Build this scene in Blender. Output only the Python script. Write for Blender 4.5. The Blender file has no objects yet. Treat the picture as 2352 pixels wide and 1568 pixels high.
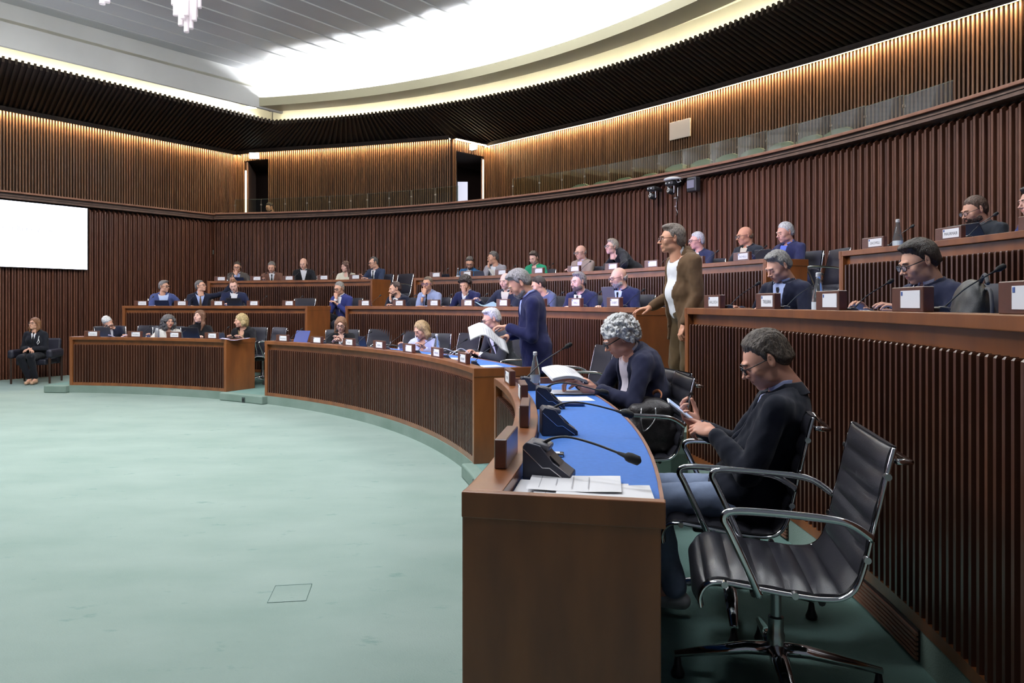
import bpy, bmesh, math, random
import numpy as np
from math import sin, cos, pi, radians as RAD, degrees as DEG, atan2, sqrt, hypot
from mathutils import Vector, Matrix, Euler

random.seed(7)
rng = np.random.default_rng(7)
SC = bpy.context.scene
COL = SC.collection

# ------------------------------------------------------------------ camera, world, exposure
cam_d = bpy.data.cameras.new('camera')
cam_d.sensor_width = 36.0
F = 1650.0                      # focal length in pixels of the 2352 px wide frame
YH = 698.6                      # horizon row
cam_d.lens = F / 2352 * 36.0
cam_d.shift_y = -(784 - YH) / 2352
cam_d.clip_start = 0.05
cam = bpy.data.objects.new('camera', cam_d)
COL.objects.link(cam)
cam.location = (0, 0, 1.5)
cam.rotation_euler = (pi / 2, 0, 0)
SC.camera = cam

SC.view_settings.view_transform = 'Standard'
SC.view_settings.look = 'None'
SC.view_settings.gamma = 1
SC.view_settings.use_curve_mapping = False
SC.view_settings.exposure = 0.0

wd = bpy.data.worlds.new('world')
SC.world = wd
wd.use_nodes = True
wd.node_tree.nodes['Background'].inputs[0].default_value = (0.75, 0.82, 1.0, 1)
wd.node_tree.nodes['Background'].inputs[1].default_value = 0.11
SC.cycles.use_denoising = True
SC.cycles.max_bounces = 6
SC.cycles.diffuse_bounces = 3
SC.cycles.glossy_bounces = 3
SC.cycles.transmission_bounces = 6
SC.cycles.transparent_max_bounces = 8
SC.cycles.sample_clamp_indirect = 4.0
SC.cycles.caustics_reflective = False
SC.cycles.caustics_refractive = False

# ------------------------------------------------------------------ the chamber plan: rings around C
CX, CY = -8.483, 3.783
Z1, Z2, Z3 = 0.124, 0.646, 1.183             # tier floors
D1, D2, D3 = 0.948, 1.470, 2.007             # desk tops
R1, R2, R3, RW = 8.50, 10.085, 12.03, 14.10  # desk faces and gallery wall
ZR = 3.762                                   # gallery rail top
ZU = 5.63                                    # top of upper wall
ZS = 6.03                                    # soffit inner edge
ZB = 6.22                                    # light trough underside
ZC = 6.97                                    # ceiling

def pol(R, th, z=0.0):
    a = RAD(th)
    return Vector((CX + R * cos(a), CY + R * sin(a), z))

def th_at(px, R):
    """angle on ring R seen at image column px (photo frame 2352 wide)"""
    t = (px - 1176) / F
    a = t * t + 1; b = -2 * (CX * t + CY); c = CX * CX + CY * CY - R * R
    Z = (-b + sqrt(max(b * b - 4 * a * c, 0))) / (2 * a)
    return DEG(atan2(Z - CY, t * Z - CX))

def unp(px, py, z):
    """point of height z seen at pixel"""
    Z = F * (1.5 - z) / (py - YH)
    return Vector(((px - 1176) / F * Z, Z, z))

def z_at(px, py, R):
    p = pol(R, th_at(px, R))
    return 1.5 - (py - YH) * p.y / F

# ------------------------------------------------------------------ lamps of the room and added fill lights
def area(name, loc, size, power, color, rot=(0, 0, 0), sy=None, spread=None):
    l = bpy.data.lights.new(name, 'AREA')
    l.energy = power; l.color = color
    if sy is None: l.shape = 'SQUARE'; l.size = size
    else: l.shape = 'RECTANGLE'; l.size = size; l.size_y = sy
    if spread: l.spread = RAD(spread)
    o = bpy.data.objects.new(name, l); COL.objects.link(o)
    o.location = loc; o.rotation_euler = rot
    o.visible_camera = True
    return o

def aim(o, target):
    d = Vector(target) - o.location
    o.rotation_euler = d.to_track_quat('-Z', 'Y').to_euler()

# fill lights added overhead, out of view, to brighten floor, rows and faces
_l = area('overhead_fill', (CX + 2.6, CY + 3.9, 6.75), 3.6, 650, (0.95, 0.97, 1.0))
_l = area('overhead_fill', (CX + 6.8, CY + 1.0, 6.75), 2.2, 620, (0.93, 0.95, 1.0)); aim(_l, (0.3, 10.5, 1.5))
_l = area('overhead_fill', (-0.9, 1.2, 6.4), 1.0, 75, (0.92, 0.93, 1.0)); aim(_l, (0.9, 4.2, 1.2))
# uplights lying in the trough that runs round the drum
for _k in range(9):
    _t = -4 + _k * 10.2; _p = pol(13.80, _t, ZB + 0.06)
    _w = (1.0, 1.0, 1.0, 1.05, 1.15, 1.15, 0.8, 0.32, 0.10)[_k]
    _l = area('trough_light', _p, 2.3, 1300 * _w, (0.93, 0.96, 1.0), sy=0.16)
    _d = Vector((CX, CY, 0)) - Vector((_p.x, _p.y, 0)); _d.normalize()
    _q = (Vector((_d.x * 0.75, _d.y * 0.75, 1))).normalized(); _zax = -_q; _x = Vector((-sin(RAD(_t)), cos(RAD(_t)), 0)); _y = _zax.cross(_x).normalized()
    _l.rotation_euler = Matrix((_x, _y, _zax)).transposed().to_euler()
_l = area('lilac_fill', (-7.0, 0.5, 5.6), 0.5, 40, (0.42, 0.36, 1.0), spread=26); aim(_l, (1.0, 9.6, 1.9))  # added spot, stands in for the lilac sheen on the middle desks
# lamps inside the two chandeliers, then two added unseen lamps brightening the upper room
for _x, _y, _z in ((-4.55, 10.0, 5.95), (-5.13, 9.0, 6.3), (-5.5, 5.5, 5.9), (-9.0, 8.0, 5.9)):
    _d = bpy.data.lights.new('chandelier_or_fill_lamp', 'POINT'); _d.energy = 95; _d.color = (1.0, 0.95, 0.93); _d.shadow_soft_size = 0.22
    _o = bpy.data.objects.new('chandelier_or_fill_lamp', _d); COL.objects.link(_o); _o.location = (_x, _y, _z)


# ------------------------------------------------------------------ helpers: tagging and meshes
def tag(o, label, cat=None, group=None, kind=None):
    if label: o['label'] = label
    if cat: o['category'] = cat
    if group: o['group'] = group
    if kind: o['kind'] = kind
    return o

def thing(name, label, cat, loc=(0, 0, 0), rz=0.0, group=None):
    o = bpy.data.objects.new(name, None); COL.objects.link(o)
    o.empty_display_size = 0.1
    o.location = loc; o.rotation_euler = (0, 0, rz)
    return tag(o, label, cat, group)

class MB:
    """collects verts, faces and material slots for one mesh"""
    def __init__(s): s.v = []; s.f = []; s.m = []; s.k = 0
    def add(s, vs, fs, mi=None):
        n = len(s.v); s.v.extend([tuple(p) for p in vs])
        s.f.extend([tuple(i + n for i in f) for f in fs])
        s.m.extend([s.k if mi is None else mi] * len(fs))
    def box(s, c, d, M=None, mi=None):
        x, y, z = d[0] / 2, d[1] / 2, d[2] / 2
        vs = [Vector((c[0] + i * x, c[1] + j * y, c[2] + k * z)) for i in (-1, 1) for j in (-1, 1) for k in (-1, 1)]
        if M is not None: vs = [M @ p for p in vs]
        s.add(vs, [(0, 1, 3, 2), (4, 6, 7, 5), (0, 4, 5, 1), (2, 3, 7, 6), (0, 2, 6, 4), (1, 5, 7, 3)], mi)
    def hexa(s, p, mi=None):
        """8 points: 4 bottom (ccw), 4 top"""
        s.add(p, [(3, 2, 1, 0), (4, 5, 6, 7), (0, 1, 5, 4), (1, 2, 6, 5), (2, 3, 7, 6), (3, 0, 4, 7)], mi)
    def sector(s, Ra, Rb, ta, tb, za, zb, n=None, mi=None, z2=None, z3=None):
        """solid ring sector; z2/z3: z of bottom/top at Rb if sloped"""
        if n is None: n = max(1, int(abs(tb - ta) / 1.2))
        z2 = za if z2 is None else z2; z3 = zb if z3 is None else z3
        vs = []
        for i in range(n + 1):
            t = ta + (tb - ta) * i / n
            vs += [pol(Ra, t, za), pol(Rb, t, z2), pol(Rb, t, z3), pol(Ra, t, zb)]
        fs = []
        for i in range(n):
            a = i * 4; b = a + 4
            for k in range(4):
                fs.append((a + k, a + (k + 1) % 4, b + (k + 1) % 4, b + k))
        fs.append((3, 2, 1, 0)); fs.append((n * 4, n * 4 + 1, n * 4 + 2, n * 4 + 3))
        s.add(vs, fs, mi)
    def rbox(s, c, d, r=0.01, M=None, seg=2, mi=None):
        """box with rounded vertical/all edges by bevel"""
        bm = bmesh.new(); bmesh.ops.create_cube(bm, size=1)
        for v in bm.verts: v.co = Vector((v.co.x * d[0], v.co.y * d[1], v.co.z * d[2]))
        bmesh.ops.bevel(bm, geom=bm.edges[:], offset=r, segments=seg, affect='EDGES', profile=0.5)
        vs = [Vector(c) + v.co for v in bm.verts]
        if M is not None: vs = [M @ p for p in vs]
        bm.verts.index_update()
        s.add(vs, [[v.index for v in f.verts] for f in bm.faces], mi); bm.free()
    def tube(s, pts, r, n=8, mi=None, cap=True, flat=1.0, closed=False):
        """swept tube; r scalar or list"""
        P = [Vector(p) for p in pts]; m = len(P)
        rr = r if hasattr(r, '__len__') else [r] * m
        T = []
        for i in range(m):
            if closed: d = P[(i + 1) % m] - P[i - 1]
            else: d = P[min(i + 1, m - 1)] - P[max(i - 1, 0)]
            T.append(d.normalized() if d.length > 1e-9 else Vector((0, 0, 1)))
        up = Vector((0, 0, 1)) if abs(T[0].z) < 0.9 else Vector((1, 0, 0))
        N = (up - T[0] * up.dot(T[0])).normalized(); vs = []
        for i in range(m):
            N = (N - T[i] * N.dot(T[i])).normalized(); B = T[i].cross(N)
            for k in range(n):
                a = 2 * pi * k / n
                vs.append(P[i] + N * cos(a) * rr[i] + B * sin(a) * rr[i] * flat)
        fs = []
        mm = m if closed else m - 1
        for i in range(mm):
            j = (i + 1) % m
            for k in range(n): fs.append((i * n + k, i * n + (k + 1) % n, j * n + (k + 1) % n, j * n + k))
        if cap and not closed:
            fs.append(tuple(range(n - 1, -1, -1))); fs.append(tuple((m - 1) * n + k for k in range(n)))
        s.add(vs, fs, mi)
    def lathe(s, prof, c=(0, 0, 0), n=16, M=None, mi=None):
        vs = []
        for (r, z) in prof:
            for k in range(n):
                a = 2 * pi * k / n; vs.append(Vector((c[0] + r * cos(a), c[1] + r * sin(a), c[2] + z)))
        fs = []
        for i in range(len(prof) - 1):
            for k in range(n): fs.append((i * n + k, i * n + (k + 1) % n, (i + 1) * n + (k + 1) % n, (i + 1) * n + k))
        fs.append(tuple(range(n - 1, -1, -1))); fs.append(tuple((len(prof) - 1) * n + k for k in range(n)))
        if M is not None: vs = [M @ p for p in vs]
        s.add(vs, fs, mi)
    def sheet(s, grid, th=0.0, mi=None):
        """grid[i][j] of points -> sheet, optional thickness down z"""
        a = len(grid); b = len(grid[0])
        vs = [Vector(p) for row in grid for p in row]
        fs = [(i * b + j, i * b + j + 1, (i + 1) * b + j + 1, (i + 1) * b + j) for i in range(a - 1) for j in range(b - 1)]
        if th:
            n = len(vs); vs += [p - Vector((0, 0, th)) for p in vs]
            fs += [tuple(reversed([k + n for k in f])) for f in fs]
            rim = [(0, j) for j in range(b)] + [(i, b - 1) for i in range(1, a)] + [(a - 1, j) for j in range(b - 2, -1, -1)] + [(i, 0) for i in range(a - 2, 0, -1)]
            for q in range(len(rim)):
                i0 = rim[q][0] * b + rim[q][1]; w = rim[(q + 1) % len(rim)]; i1 = w[0] * b + w[1]
                fs.append((i1, i0, i0 + n, i1 + n))
        s.add(vs, fs, mi)
    def build(s, name, mats, parent=None, smooth=False, bevel=0.0, auto=None):
        me = bpy.data.meshes.new(name)
        me.from_pydata(s.v, [], s.f)
        if not isinstance(mats, (list, tuple)): mats = [mats]
        for m in mats: me.materials.append(m)
        if len(mats) > 1: me.polygons.foreach_set('material_index', s.m)
        if smooth: me.polygons.foreach_set('use_smooth', [True] * len(me.polygons))
        me.update()
        o = bpy.data.objects.new(name, me); COL.objects.link(o)
        if parent: o.parent = parent
        if auto is not None:
            try: me.shade_smooth(); me.set_sharp_from_angle(angle=RAD(auto))
            except Exception: pass
        if bevel:
            b = o.modifiers.new('bevel', 'BEVEL'); b.width = bevel; b.segments = 2; b.limit_method = 'ANGLE'
        return o

def copy_tree(o, parent=None):
    c = o.copy(); COL.objects.link(c)
    c.parent = parent
    for ch in list(o.children):
        if ch.type != 'FONT': copy_tree(ch, c)
    return c

# ------------------------------------------------------------------ materials
MATS = {}
def mat(name, col, rough=0.5, metal=0.0, spec=0.5, nscale=0, namt=0.0, bump=0.0, bscale=200, coat=0.0, stretch=(1, 1, 1),
        emit=None, es=0.0, alpha=1.0, trans=0.0, ior=1.45, sheen=0.0, col2=None, coords='Object'):
    m = bpy.data.materials.new(name); m.use_nodes = True
    nt = m.node_tree; b = nt.nodes['Principled BSDF']
    b.inputs['Base Color'].default_value = (*col, 1)
    b.inputs['Roughness'].default_value = rough
    b.inputs['Metallic'].default_value = metal
    b.inputs['Specular IOR Level'].default_value = spec
    b.inputs['Coat Weight'].default_value = coat
    b.inputs['Coat Roughness'].default_value = 0.28
    b.inputs['Transmission Weight'].default_value = trans
    b.inputs['IOR'].default_value = ior
    b.inputs['Sheen Weight'].default_value = sheen
    b.inputs['Alpha'].default_value = alpha
    if emit:
        b.inputs['Emission Color'].default_value = (*emit, 1); b.inputs['Emission Strength'].default_value = es
    if nscale or bump:
        tc = nt.nodes.new('ShaderNodeTexCoord'); mp = nt.nodes.new('ShaderNodeMapping')
        mp.inputs['Scale'].default_value = stretch
        nt.links.new(tc.outputs[coords], mp.inputs[0])
    if nscale:
        n = nt.nodes.new('ShaderNodeTexNoise'); n.inputs['Scale'].default_value = nscale; n.inputs['Detail'].default_value = 5
        nt.links.new(mp.outputs[0], n.inputs[0])
        r = nt.nodes.new('ShaderNodeMapRange'); r.inputs[1].default_value = 0.3; r.inputs[2].default_value = 0.7
        nt.links.new(n.outputs[0], r.inputs[0])
        mx = nt.nodes.new('ShaderNodeMix'); mx.data_type = 'RGBA'
        c2 = col2 if col2 else tuple(c * (1 - namt) for c in col)
        c1 = col if col2 else tuple(min(1, c * (1 + namt)) for c in col)
        mx.inputs[6].default_value = (*c2, 1); mx.inputs[7].default_value = (*c1, 1)
        nt.links.new(r.outputs[0], mx.inputs[0]); nt.links.new(mx.outputs[2], b.inputs['Base Color'])
    if bump:
        n2 = nt.nodes.new('ShaderNodeTexNoise'); n2.inputs['Scale'].default_value = bscale; n2.inputs['Detail'].default_value = 4
        nt.links.new(mp.outputs[0], n2.inputs[0])
        bp = nt.nodes.new('ShaderNodeBump'); bp.inputs['Strength'].default_value = bump; bp.inputs['Distance'].default_value = 0.01
        nt.links.new(n2.outputs[0], bp.inputs['Height']); nt.links.new(bp.outputs[0], b.inputs['Normal'])
    MATS[name] = m
    return m

W_SLAT = mat('slat_wood', (0.135, 0.050, 0.027), 0.42, nscale=9, col2=(0.058, 0.020, 0.012), stretch=(1, 1, 0.05))
W_SLATD = mat('slat_wood_desk', (0.098, 0.037, 0.020), 0.34, coat=0.5, nscale=14, col2=(0.045, 0.016, 0.010), stretch=(1, 1, 0.05))
W_UP = mat('slat_wood_upper', (0.175, 0.082, 0.041), 0.45, nscale=11, col2=(0.075, 0.033, 0.016), stretch=(1, 1, 0.05))
W_BACK = mat('backing_wood', (0.020, 0.009, 0.006), 0.7)
W_DESK = mat('desk_wood', (0.255, 0.084, 0.022), 0.36, coat=0.55, nscale=5, col2=(0.150, 0.046, 0.013), stretch=(1.5, 1.5, 0.35))
W_RAIL = mat('rail_wood', (0.26, 0.12, 0.075), 0.38, nscale=6, namt=0.25, stretch=(1, 1, 0.2))
W_RAILD = mat('rail_wood_dark', (0.10, 0.055, 0.038), 0.5, nscale=8, namt=0.3, stretch=(1, 1, 0.2))
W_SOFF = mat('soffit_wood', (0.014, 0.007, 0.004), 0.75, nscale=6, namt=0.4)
W_PLATE = mat('nameplate_wood', (0.100, 0.036, 0.022), 0.35, coat=0.6, nscale=20, namt=0.2)
CARPET = mat('carpet', (0.285, 0.362, 0.325), 0.95, spec=0.1, nscale=1.6, col2=(0.235, 0.315, 0.278), bump=0.35, bscale=160, stretch=(0.7, 1.3, 1))
_nt = CARPET.node_tree; _b = _nt.nodes['Principled BSDF']; _src = _b.inputs['Base Color'].links[0].from_socket
_tc = _nt.nodes.new('ShaderNodeTexCoord'); _mp = _nt.nodes.new('ShaderNodeMapping'); _mp.inputs['Scale'].default_value = (0.8, 1.7, 1)
_n2 = _nt.nodes.new('ShaderNodeTexNoise'); _n2.inputs['Scale'].default_value = 4.5; _n2.inputs['Detail'].default_value = 6; _n2.inputs['Roughness'].default_value = 0.65
_r2 = _nt.nodes.new('ShaderNodeMapRange'); _r2.inputs[1].default_value = 0.62; _r2.inputs[2].default_value = 0.76
_m2 = _nt.nodes.new('ShaderNodeMix'); _m2.data_type = 'RGBA'; _m2.inputs[7].default_value = (0.15, 0.25, 0.215, 1)
_nt.links.new(_tc.outputs['Object'], _mp.inputs[0]); _nt.links.new(_mp.outputs[0], _n2.inputs[0]); _nt.links.new(_n2.outputs[0], _r2.inputs[0])
_nt.links.new(_r2.outputs[0], _m2.inputs[0]); _nt.links.new(_src, _m2.inputs[6]); _nt.links.new(_m2.outputs[2], _b.inputs['Base Color'])
CARPET_G = mat('green_carpet', (0.175, 0.285, 0.255), 0.95, spec=0.1, nscale=3, col2=(0.13, 0.225, 0.20), bump=0.35, bscale=160)
CARPET_T = mat('carpet_riser', (0.24, 0.315, 0.275), 0.95, spec=0.1, nscale=2.5, col2=(0.18, 0.255, 0.215), bump=0.35, bscale=160)
PLASTER = mat('plaster', (0.72, 0.72, 0.70), 0.6, nscale=1.2, namt=0.06)
CREAM = mat('cove_cream', (0.84, 0.81, 0.68), 0.6, nscale=1.5, namt=0.05)
CEIL = mat('ceiling_panel', (0.60, 0.60, 0.61), 0.30, metal=0.25, nscale=0.8, namt=0.06)
CEIL_R = mat('ceiling_rib', (0.62, 0.62, 0.61), 0.4)
BEAM = mat('trough_paint', (0.50, 0.46, 0.30), 0.5)
BLUE = mat('blue_desk_cover', (0.055, 0.17, 0.52), 0.62, spec=0.3, nscale=40, namt=0.06)
LEATHER = mat('black_leather', (0.022, 0.022, 0.028), 0.33, spec=0.6, bump=0.12, bscale=260)
LEATHERD = mat('dark_leather', (0.016, 0.016, 0.026), 0.5, spec=0.4)
CHROME = mat('chrome', (0.86, 0.86, 0.88), 0.09, metal=1.0)
CHROMES = mat('satin_metal', (0.55, 0.55, 0.57), 0.25, metal=1.0)
BLACK = mat('black_plastic', (0.016, 0.016, 0.018), 0.42)
BLACKM = mat('matt_black', (0.006, 0.006, 0.007), 0.8)
GREYP = mat('grey_plastic', (0.10, 0.10, 0.115), 0.38)
SLATEP = mat('mic_base_plastic', (0.030, 0.033, 0.050), 0.42)
PAPER = mat('paper', (0.83, 0.83, 0.85), 0.8)
PAPERL = mat('paper_lilac', (0.62, 0.56, 0.80), 0.8)
INK = mat('ink', (0.10, 0.10, 0.12), 0.8)
INKL = mat('pale_ink', (0.45, 0.45, 0.48), 0.8)
CARD = mat('card', (0.80, 0.80, 0.84), 0.55)
CARDB = mat('card_crest', (0.06, 0.12, 0.35), 0.6)
WHITEP = mat('white_plastic', (0.78, 0.78, 0.78), 0.4)
SCREENM = mat('screen_glow', (0.9, 0.92, 1), 0.4, emit=(0.80, 0.80, 1.0), es=7)
SCRTXT = mat('screen_text', (0.4, 0.42, 0.5), 0.5, emit=(0.55, 0.57, 0.70), es=0.6)
LED = mat('warm_led', (1, 0.8, 0.5), 0.5, emit=(1.0, 0.77, 0.44), es=135)
COVE = mat('cove_led', (1, 0.9, 0.6), 0.5, emit=(1.0, 0.91, 0.66), es=45)
SIGNG = mat('sign_glow', (0.9, 1, 0.97), 0.5, emit=(0.85, 1.0, 0.97), es=4)
LEDW = mat('edge_light', (1, 1, 1), 0.5, emit=(1.0, 0.86, 0.66), es=3)
DOORW = mat('door_painted_light', (0.9, 0.9, 1), 0.5, emit=(0.8, 0.82, 1.0), es=0.85)  # door is no lamp; light on its leaf is given as glow
GLASS = bpy.data.materials.new('clear_glass'); GLASS.use_nodes = True
_n = GLASS.node_tree; _n.nodes.remove(_n.nodes['Principled BSDF'])
_tr = _n.nodes.new('ShaderNodeBsdfTransparent'); _tr.inputs[0].default_value = (0.86, 0.92, 0.86, 1)
_gl = _n.nodes.new('ShaderNodeBsdfGlossy'); _gl.inputs['Roughness'].default_value = 0.03
_fr = _n.nodes.new('ShaderNodeFresnel'); _fr.inputs[0].default_value = 1.5; _mx = _n.nodes.new('ShaderNodeMixShader')
_ml = _n.nodes.new('ShaderNodeMath'); _ml.operation = 'MULTIPLY'; _ml.inputs[1].default_value = 0.45
_n.links.new(_fr.outputs[0], _ml.inputs[0]); _n.links.new(_ml.outputs[0], _mx.inputs[0]); _n.links.new(_tr.outputs[0], _mx.inputs[1]); _n.links.new(_gl.outputs[0], _mx.inputs[2])
_n.links.new(_mx.outputs[0], _n.nodes['Material Output'].inputs[0])
GEDGE = mat('glass_edge', (0.30, 0.34, 0.26), 0.2, alpha=0.5)
BOTTLE = mat('bottle_glass', (0.80, 0.90, 0.92), 0.03, trans=0.92, ior=1.35, alpha=0.85)
CUPM = mat('clear_cup', (0.88, 0.90, 0.95), 0.05, trans=0.8, alpha=0.6, ior=1.2)
SEATG = mat('gallery_seat', (0.10, 0.115, 0.07), 0.5)
SEATL = mat('seat_trim', (0.30, 0.28, 0.16), 0.4)
CRYST = mat('chandelier_glass', (0.95, 0.88, 0.92), 0.06, trans=0.6, ior=1.3, alpha=0.8, emit=(1.0, 0.88, 0.95), es=0.10)
BULB = mat('bulb', (1, 1, 1), 0.4, emit=(1.0, 0.93, 0.95), es=5)

# ================================================================== THE ROOM
def V2(x, y): return Vector((x, y, 0))
LW0, LWD = V2(-10.15, 14.23), V2(0.585, 0.811).normalized()     # lower left wall line
LWN = V2(0.811, -0.585).normalized()                             # towards the room
LWC = LW0 + LWD * 4.79                                           # its corner with the ring
UP = [V2(-14.35, 10.36), V2(-10.87, 15.26), V2(-7.6, 19.86), V2(-6.82, 19.50), V2(-4.24, 18.83), V2(-1.5, 17.95),
      V2(-0.65, 18.83), V2(2.17, 16.02), V2(3.45, 14.5), V2(5.27, 12.15), V2(6.9, 9.82), V2(8.15, 7.4), V2(9.0, 4.6), V2(9.4, 1.6)]

def path_resample(P, pitch):
    out = []; acc = 0.0
    for a, b in zip(P[:-1], P[1:]):
        d = b - a; L = d.length; t = d / L; s = acc
        while s < L:
            out.append((a + t * s, t)); s += pitch
        acc = s - L
    return out

def slats(mb, P, pitch, w, dep, z0, z1, side=1, off=0.0, back=0.0, mi=None, ch=0.0):
    """vertical slats along a polyline; side=+1: room lies to the right of travel"""
    for q, t in path_resample(P, pitch):
        n = V2(t.y, -t.x) * side
        c = q + t * off
        a = c - t * w / 2 - n * back; b = c + t * w / 2 - n * back
        e = b + n * dep; f_ = a + n * dep
        mb.hexa([Vector((p.x, p.y, z0)) for p in (a, b, e, f_)] + [Vector((p.x, p.y, z1 - (ch if k > 1 else 0))) for k, p in enumerate((a, b, e, f_))], mi)

def ringpath(R, ta, tb, step=0.35):
    n = max(2, int(abs(tb - ta) * pi / 180 * R / step))
    return [pol(R, ta + (tb - ta) * i / n) for i in range(n + 1)]

def ribbon(mb, P, z0, z1, mi=None):
    n = len(P)
    vs = [Vector((p.x, p.y, z0)) for p in P] + [Vector((p.x, p.y, z1)) for p in P]
    mb.add(vs, [(i, i + 1, n + i + 1, n + i) for i in range(n - 1)], mi)

def beamline(mb, P, side, r0, r1, z0, z1, mi=None):
    """solid bar following polyline, from normal offset r0 to r1"""
    n = len(P); N = []
    for i in range(n):
        t = (P[min(i + 1, n - 1)] - P[max(i - 1, 0)]).normalized()
        N.append(V2(t.y, -t.x) * side)
    vs = []
    for p, q in zip(P, N):
        for r, z in ((r0, z0), (r1, z0), (r1, z1), (r0, z1)):
            c = p + q * r; vs.append(Vector((c.x, c.y, z)))
    fs = [(i * 4 + k, i * 4 + (k + 1) % 4, i * 4 + 4 + (k + 1) % 4, i * 4 + 4 + k) for i in range(n - 1) for k in range(4)]
    fs += [(0, 1, 2, 3), ((n - 1) * 4 + 3, (n - 1) * 4 + 2, (n - 1) * 4 + 1, (n - 1) * 4)]
    mb.add(vs, fs, mi)

def struct(mb, name, mats, **k):
    return tag(mb.build(name, mats, **k), None, kind='structure')

# ---- floors
m = MB(); m.add([(-17, -7, 0), (3.5, -7, 0), (3.5, 21, 0), (-17, 21, 0)], [(0, 1, 2, 3)])
m.box((-8, 7, -0.06), (24, 30, 0.1))
struct(m, 'floor', CARPET)
AISLE1 = (56.8, 61.9); AISLE0 = (10.8, 16.9)
m = MB(); m.sector(8.515, 10.3, -14, 86.5, 0.0, Z1)
struct(m, 'floor', [CARPET_G])
m = MB(); m.sector(8.503, 8.514, -14, 86.5, 0.0, Z1 + 0.0005); struct(m, 'trim_11', CARPET_T)
m = MB(); m.sector(8.405, 8.53, 10.9, 16.9, 0, Z1); m.sector(8.405, 8.53, 55.6, 62.3, 0, Z1); m.sector(8.405, 8.53, 83.6, 86.3, 0, Z1)
o = struct(m, 'trim_1', CARPET_T); bv = o.modifiers.new('b', 'BEVEL'); bv.width = 0.018; bv.segments = 3
m = MB()
m.sector(10.14, 12.2, -13, 11.4, 0.0, Z2); m.sector(10.14, 12.2, 17.1, 56.0, 0, Z2); m.sector(10.14, 12.2, 61.1, 86.0, 0, Z2)
for a, b in ((11.4, 17.1), (56.0, 61.1)):
    for k in range(2): m.sector(9.60 + 0.35 * k, 12.2, a, b, 0, Z1 + 0.174 * (k + 1))
    m.sector(10.40, 12.2, a, b, 0, Z2)
struct(m, 'floor', CARPET_T)
m = MB()
m.sector(12.08, 14.2, -13, 14.9, 0.0, Z3); m.sector(12.08, 14.2, 20.2, 56.6, 0, Z3); m.sector(12.08, 14.2, 61.7, 85.4, 0, Z3)
for a, b in ((14.9, 20.2), (56.6, 61.7)):
    for k in range(2): m.sector(11.85 + 0.35 * k, 14.2, a, b, 0, Z2 + 0.179 * (k + 1))
    m.sector(12.55, 14.2, a, b, 0, Z3)
struct(m, 'floor', CARPET_T)

# ---- lower gallery wall, curved part, and left wall
PR = ringpath(14.16, 85.4, -13)
m = MB(); ribbon(m, PR, 0.0, 3.70); struct(m, 'wall_back', W_BACK)
m = MB(); slats(m, PR, 0.1045, 0.027, 0.100, Z2, 3.60, 1, ch=0.07)
slats(m, PR, 0.1045, 0.026, 0.078, Z2, 3.55, 1, off=0.052, ch=0.05)
struct(m, 'wall_back', W_SLAT)
PL = [LW0 - LWD * 4.6, LWC]
m = MB(); ribbon(m, [p - LWN * 0.06 for p in PL], 0.0, 3.70); struct(m, 'wall_left', W_BACK)
m = MB(); slats(m, PL, 0.1045, 0.027, 0.100, 0.0, 3.60, 1, back=0.05, ch=0.07)
slats(m, PL, 0.1045, 0.026, 0.078, 0.0, 3.55, 1, off=0.052, back=0.05, ch=0.05)
struct(m, 'wall_left', W_SLAT)
m = MB(); m.box((LWC.x + 0.03, LWC.y - 0.09, 1.8), (0.05, 0.05, 3.6)); struct(m, 'trim_2', W_RAIL)
# mouldings and rail
PRL = [LW0 - LWD * 4.6, LW0, LWC]; PRR = ringpath(14.10, 85.35, -13)
for nm, P in (('trim_3', PRL), ('trim_4', PRR)):
    m = MB(); beamline(m, P, 1, -0.26, 0.075, 3.722, 3.762); struct(m, nm, W_RAIL, bevel=0.006)
    m = MB(); beamline(m, P, 1, -0.06, 0.03, 3.675, 3.722, 0)
    beamline(m, P, 1, -0.06, 0.10, 3.655, 3.675, 1); beamline(m, P, 1, -0.06, 0.088, 3.635, 3.655, 2); beamline(m, P, 1, -0.06, 0.115, 3.60, 3.637, 1)
    struct(m, nm, [W_BACK, W_RAILD, W_BACK])

# ---- gallery floor
m = MB(); m.sector(14.19, 17.6, -12, 88, 2.75, 2.85)
a, b = LW0 - LWD * 4.6 - LWN * 0.1, LWC - LWN * 0.1
m.hexa([Vector((p.x, p.y, 2.75)) for p in (a, b, b - LWN * 2, a - LWN * 2)] + [Vector((p.x, p.y, 2.85)) for p in (a, b, b - LWN * 2, a - LWN * 2)])
struct(m, 'floor', CARPET)

# ---- upper wall with two doorways
def hit(px, A, B):
    t = (px - 1176) / F; d = B - A
    s = (t * A.y - A.x) / (d.x - t * d.y)
    return A + d * s
dA = hit(566, UP[2], UP[3]); dB = hit(620, UP[3], UP[4]); dC = hit(1046, UP[5], UP[6]); dD = hit(1110, UP[5], UP[6])
secs = [[UP[0], UP[1], UP[2], dA], [dB, UP[4], UP[5], dC], [dD] + UP[6:]]
m = MB(); mb2 = MB()
for P in secs:
    ribbon(mb2, [p + V2(0, 0.03) for p in P], 2.85, 5.75)
    slats(m, P, 0.060, 0.027, 0.055, 2.85, ZU, 1)
zd = 5.40
for A, B, za in ((dA, dB, 5.42), (dC, dD, 5.34)):
    P = [A, UP[3], B] if A is dA else [A, B]
    ribbon(mb2, [p + V2(0, 0.03) for p in P], za, 5.75)
    slats(m, P, 0.060, 0.027, 0.055, za, ZU, 1)
struct(mb2, 'wall_upper', W_BACK)
struct(m, 'wall_upper', W_UP)
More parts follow.
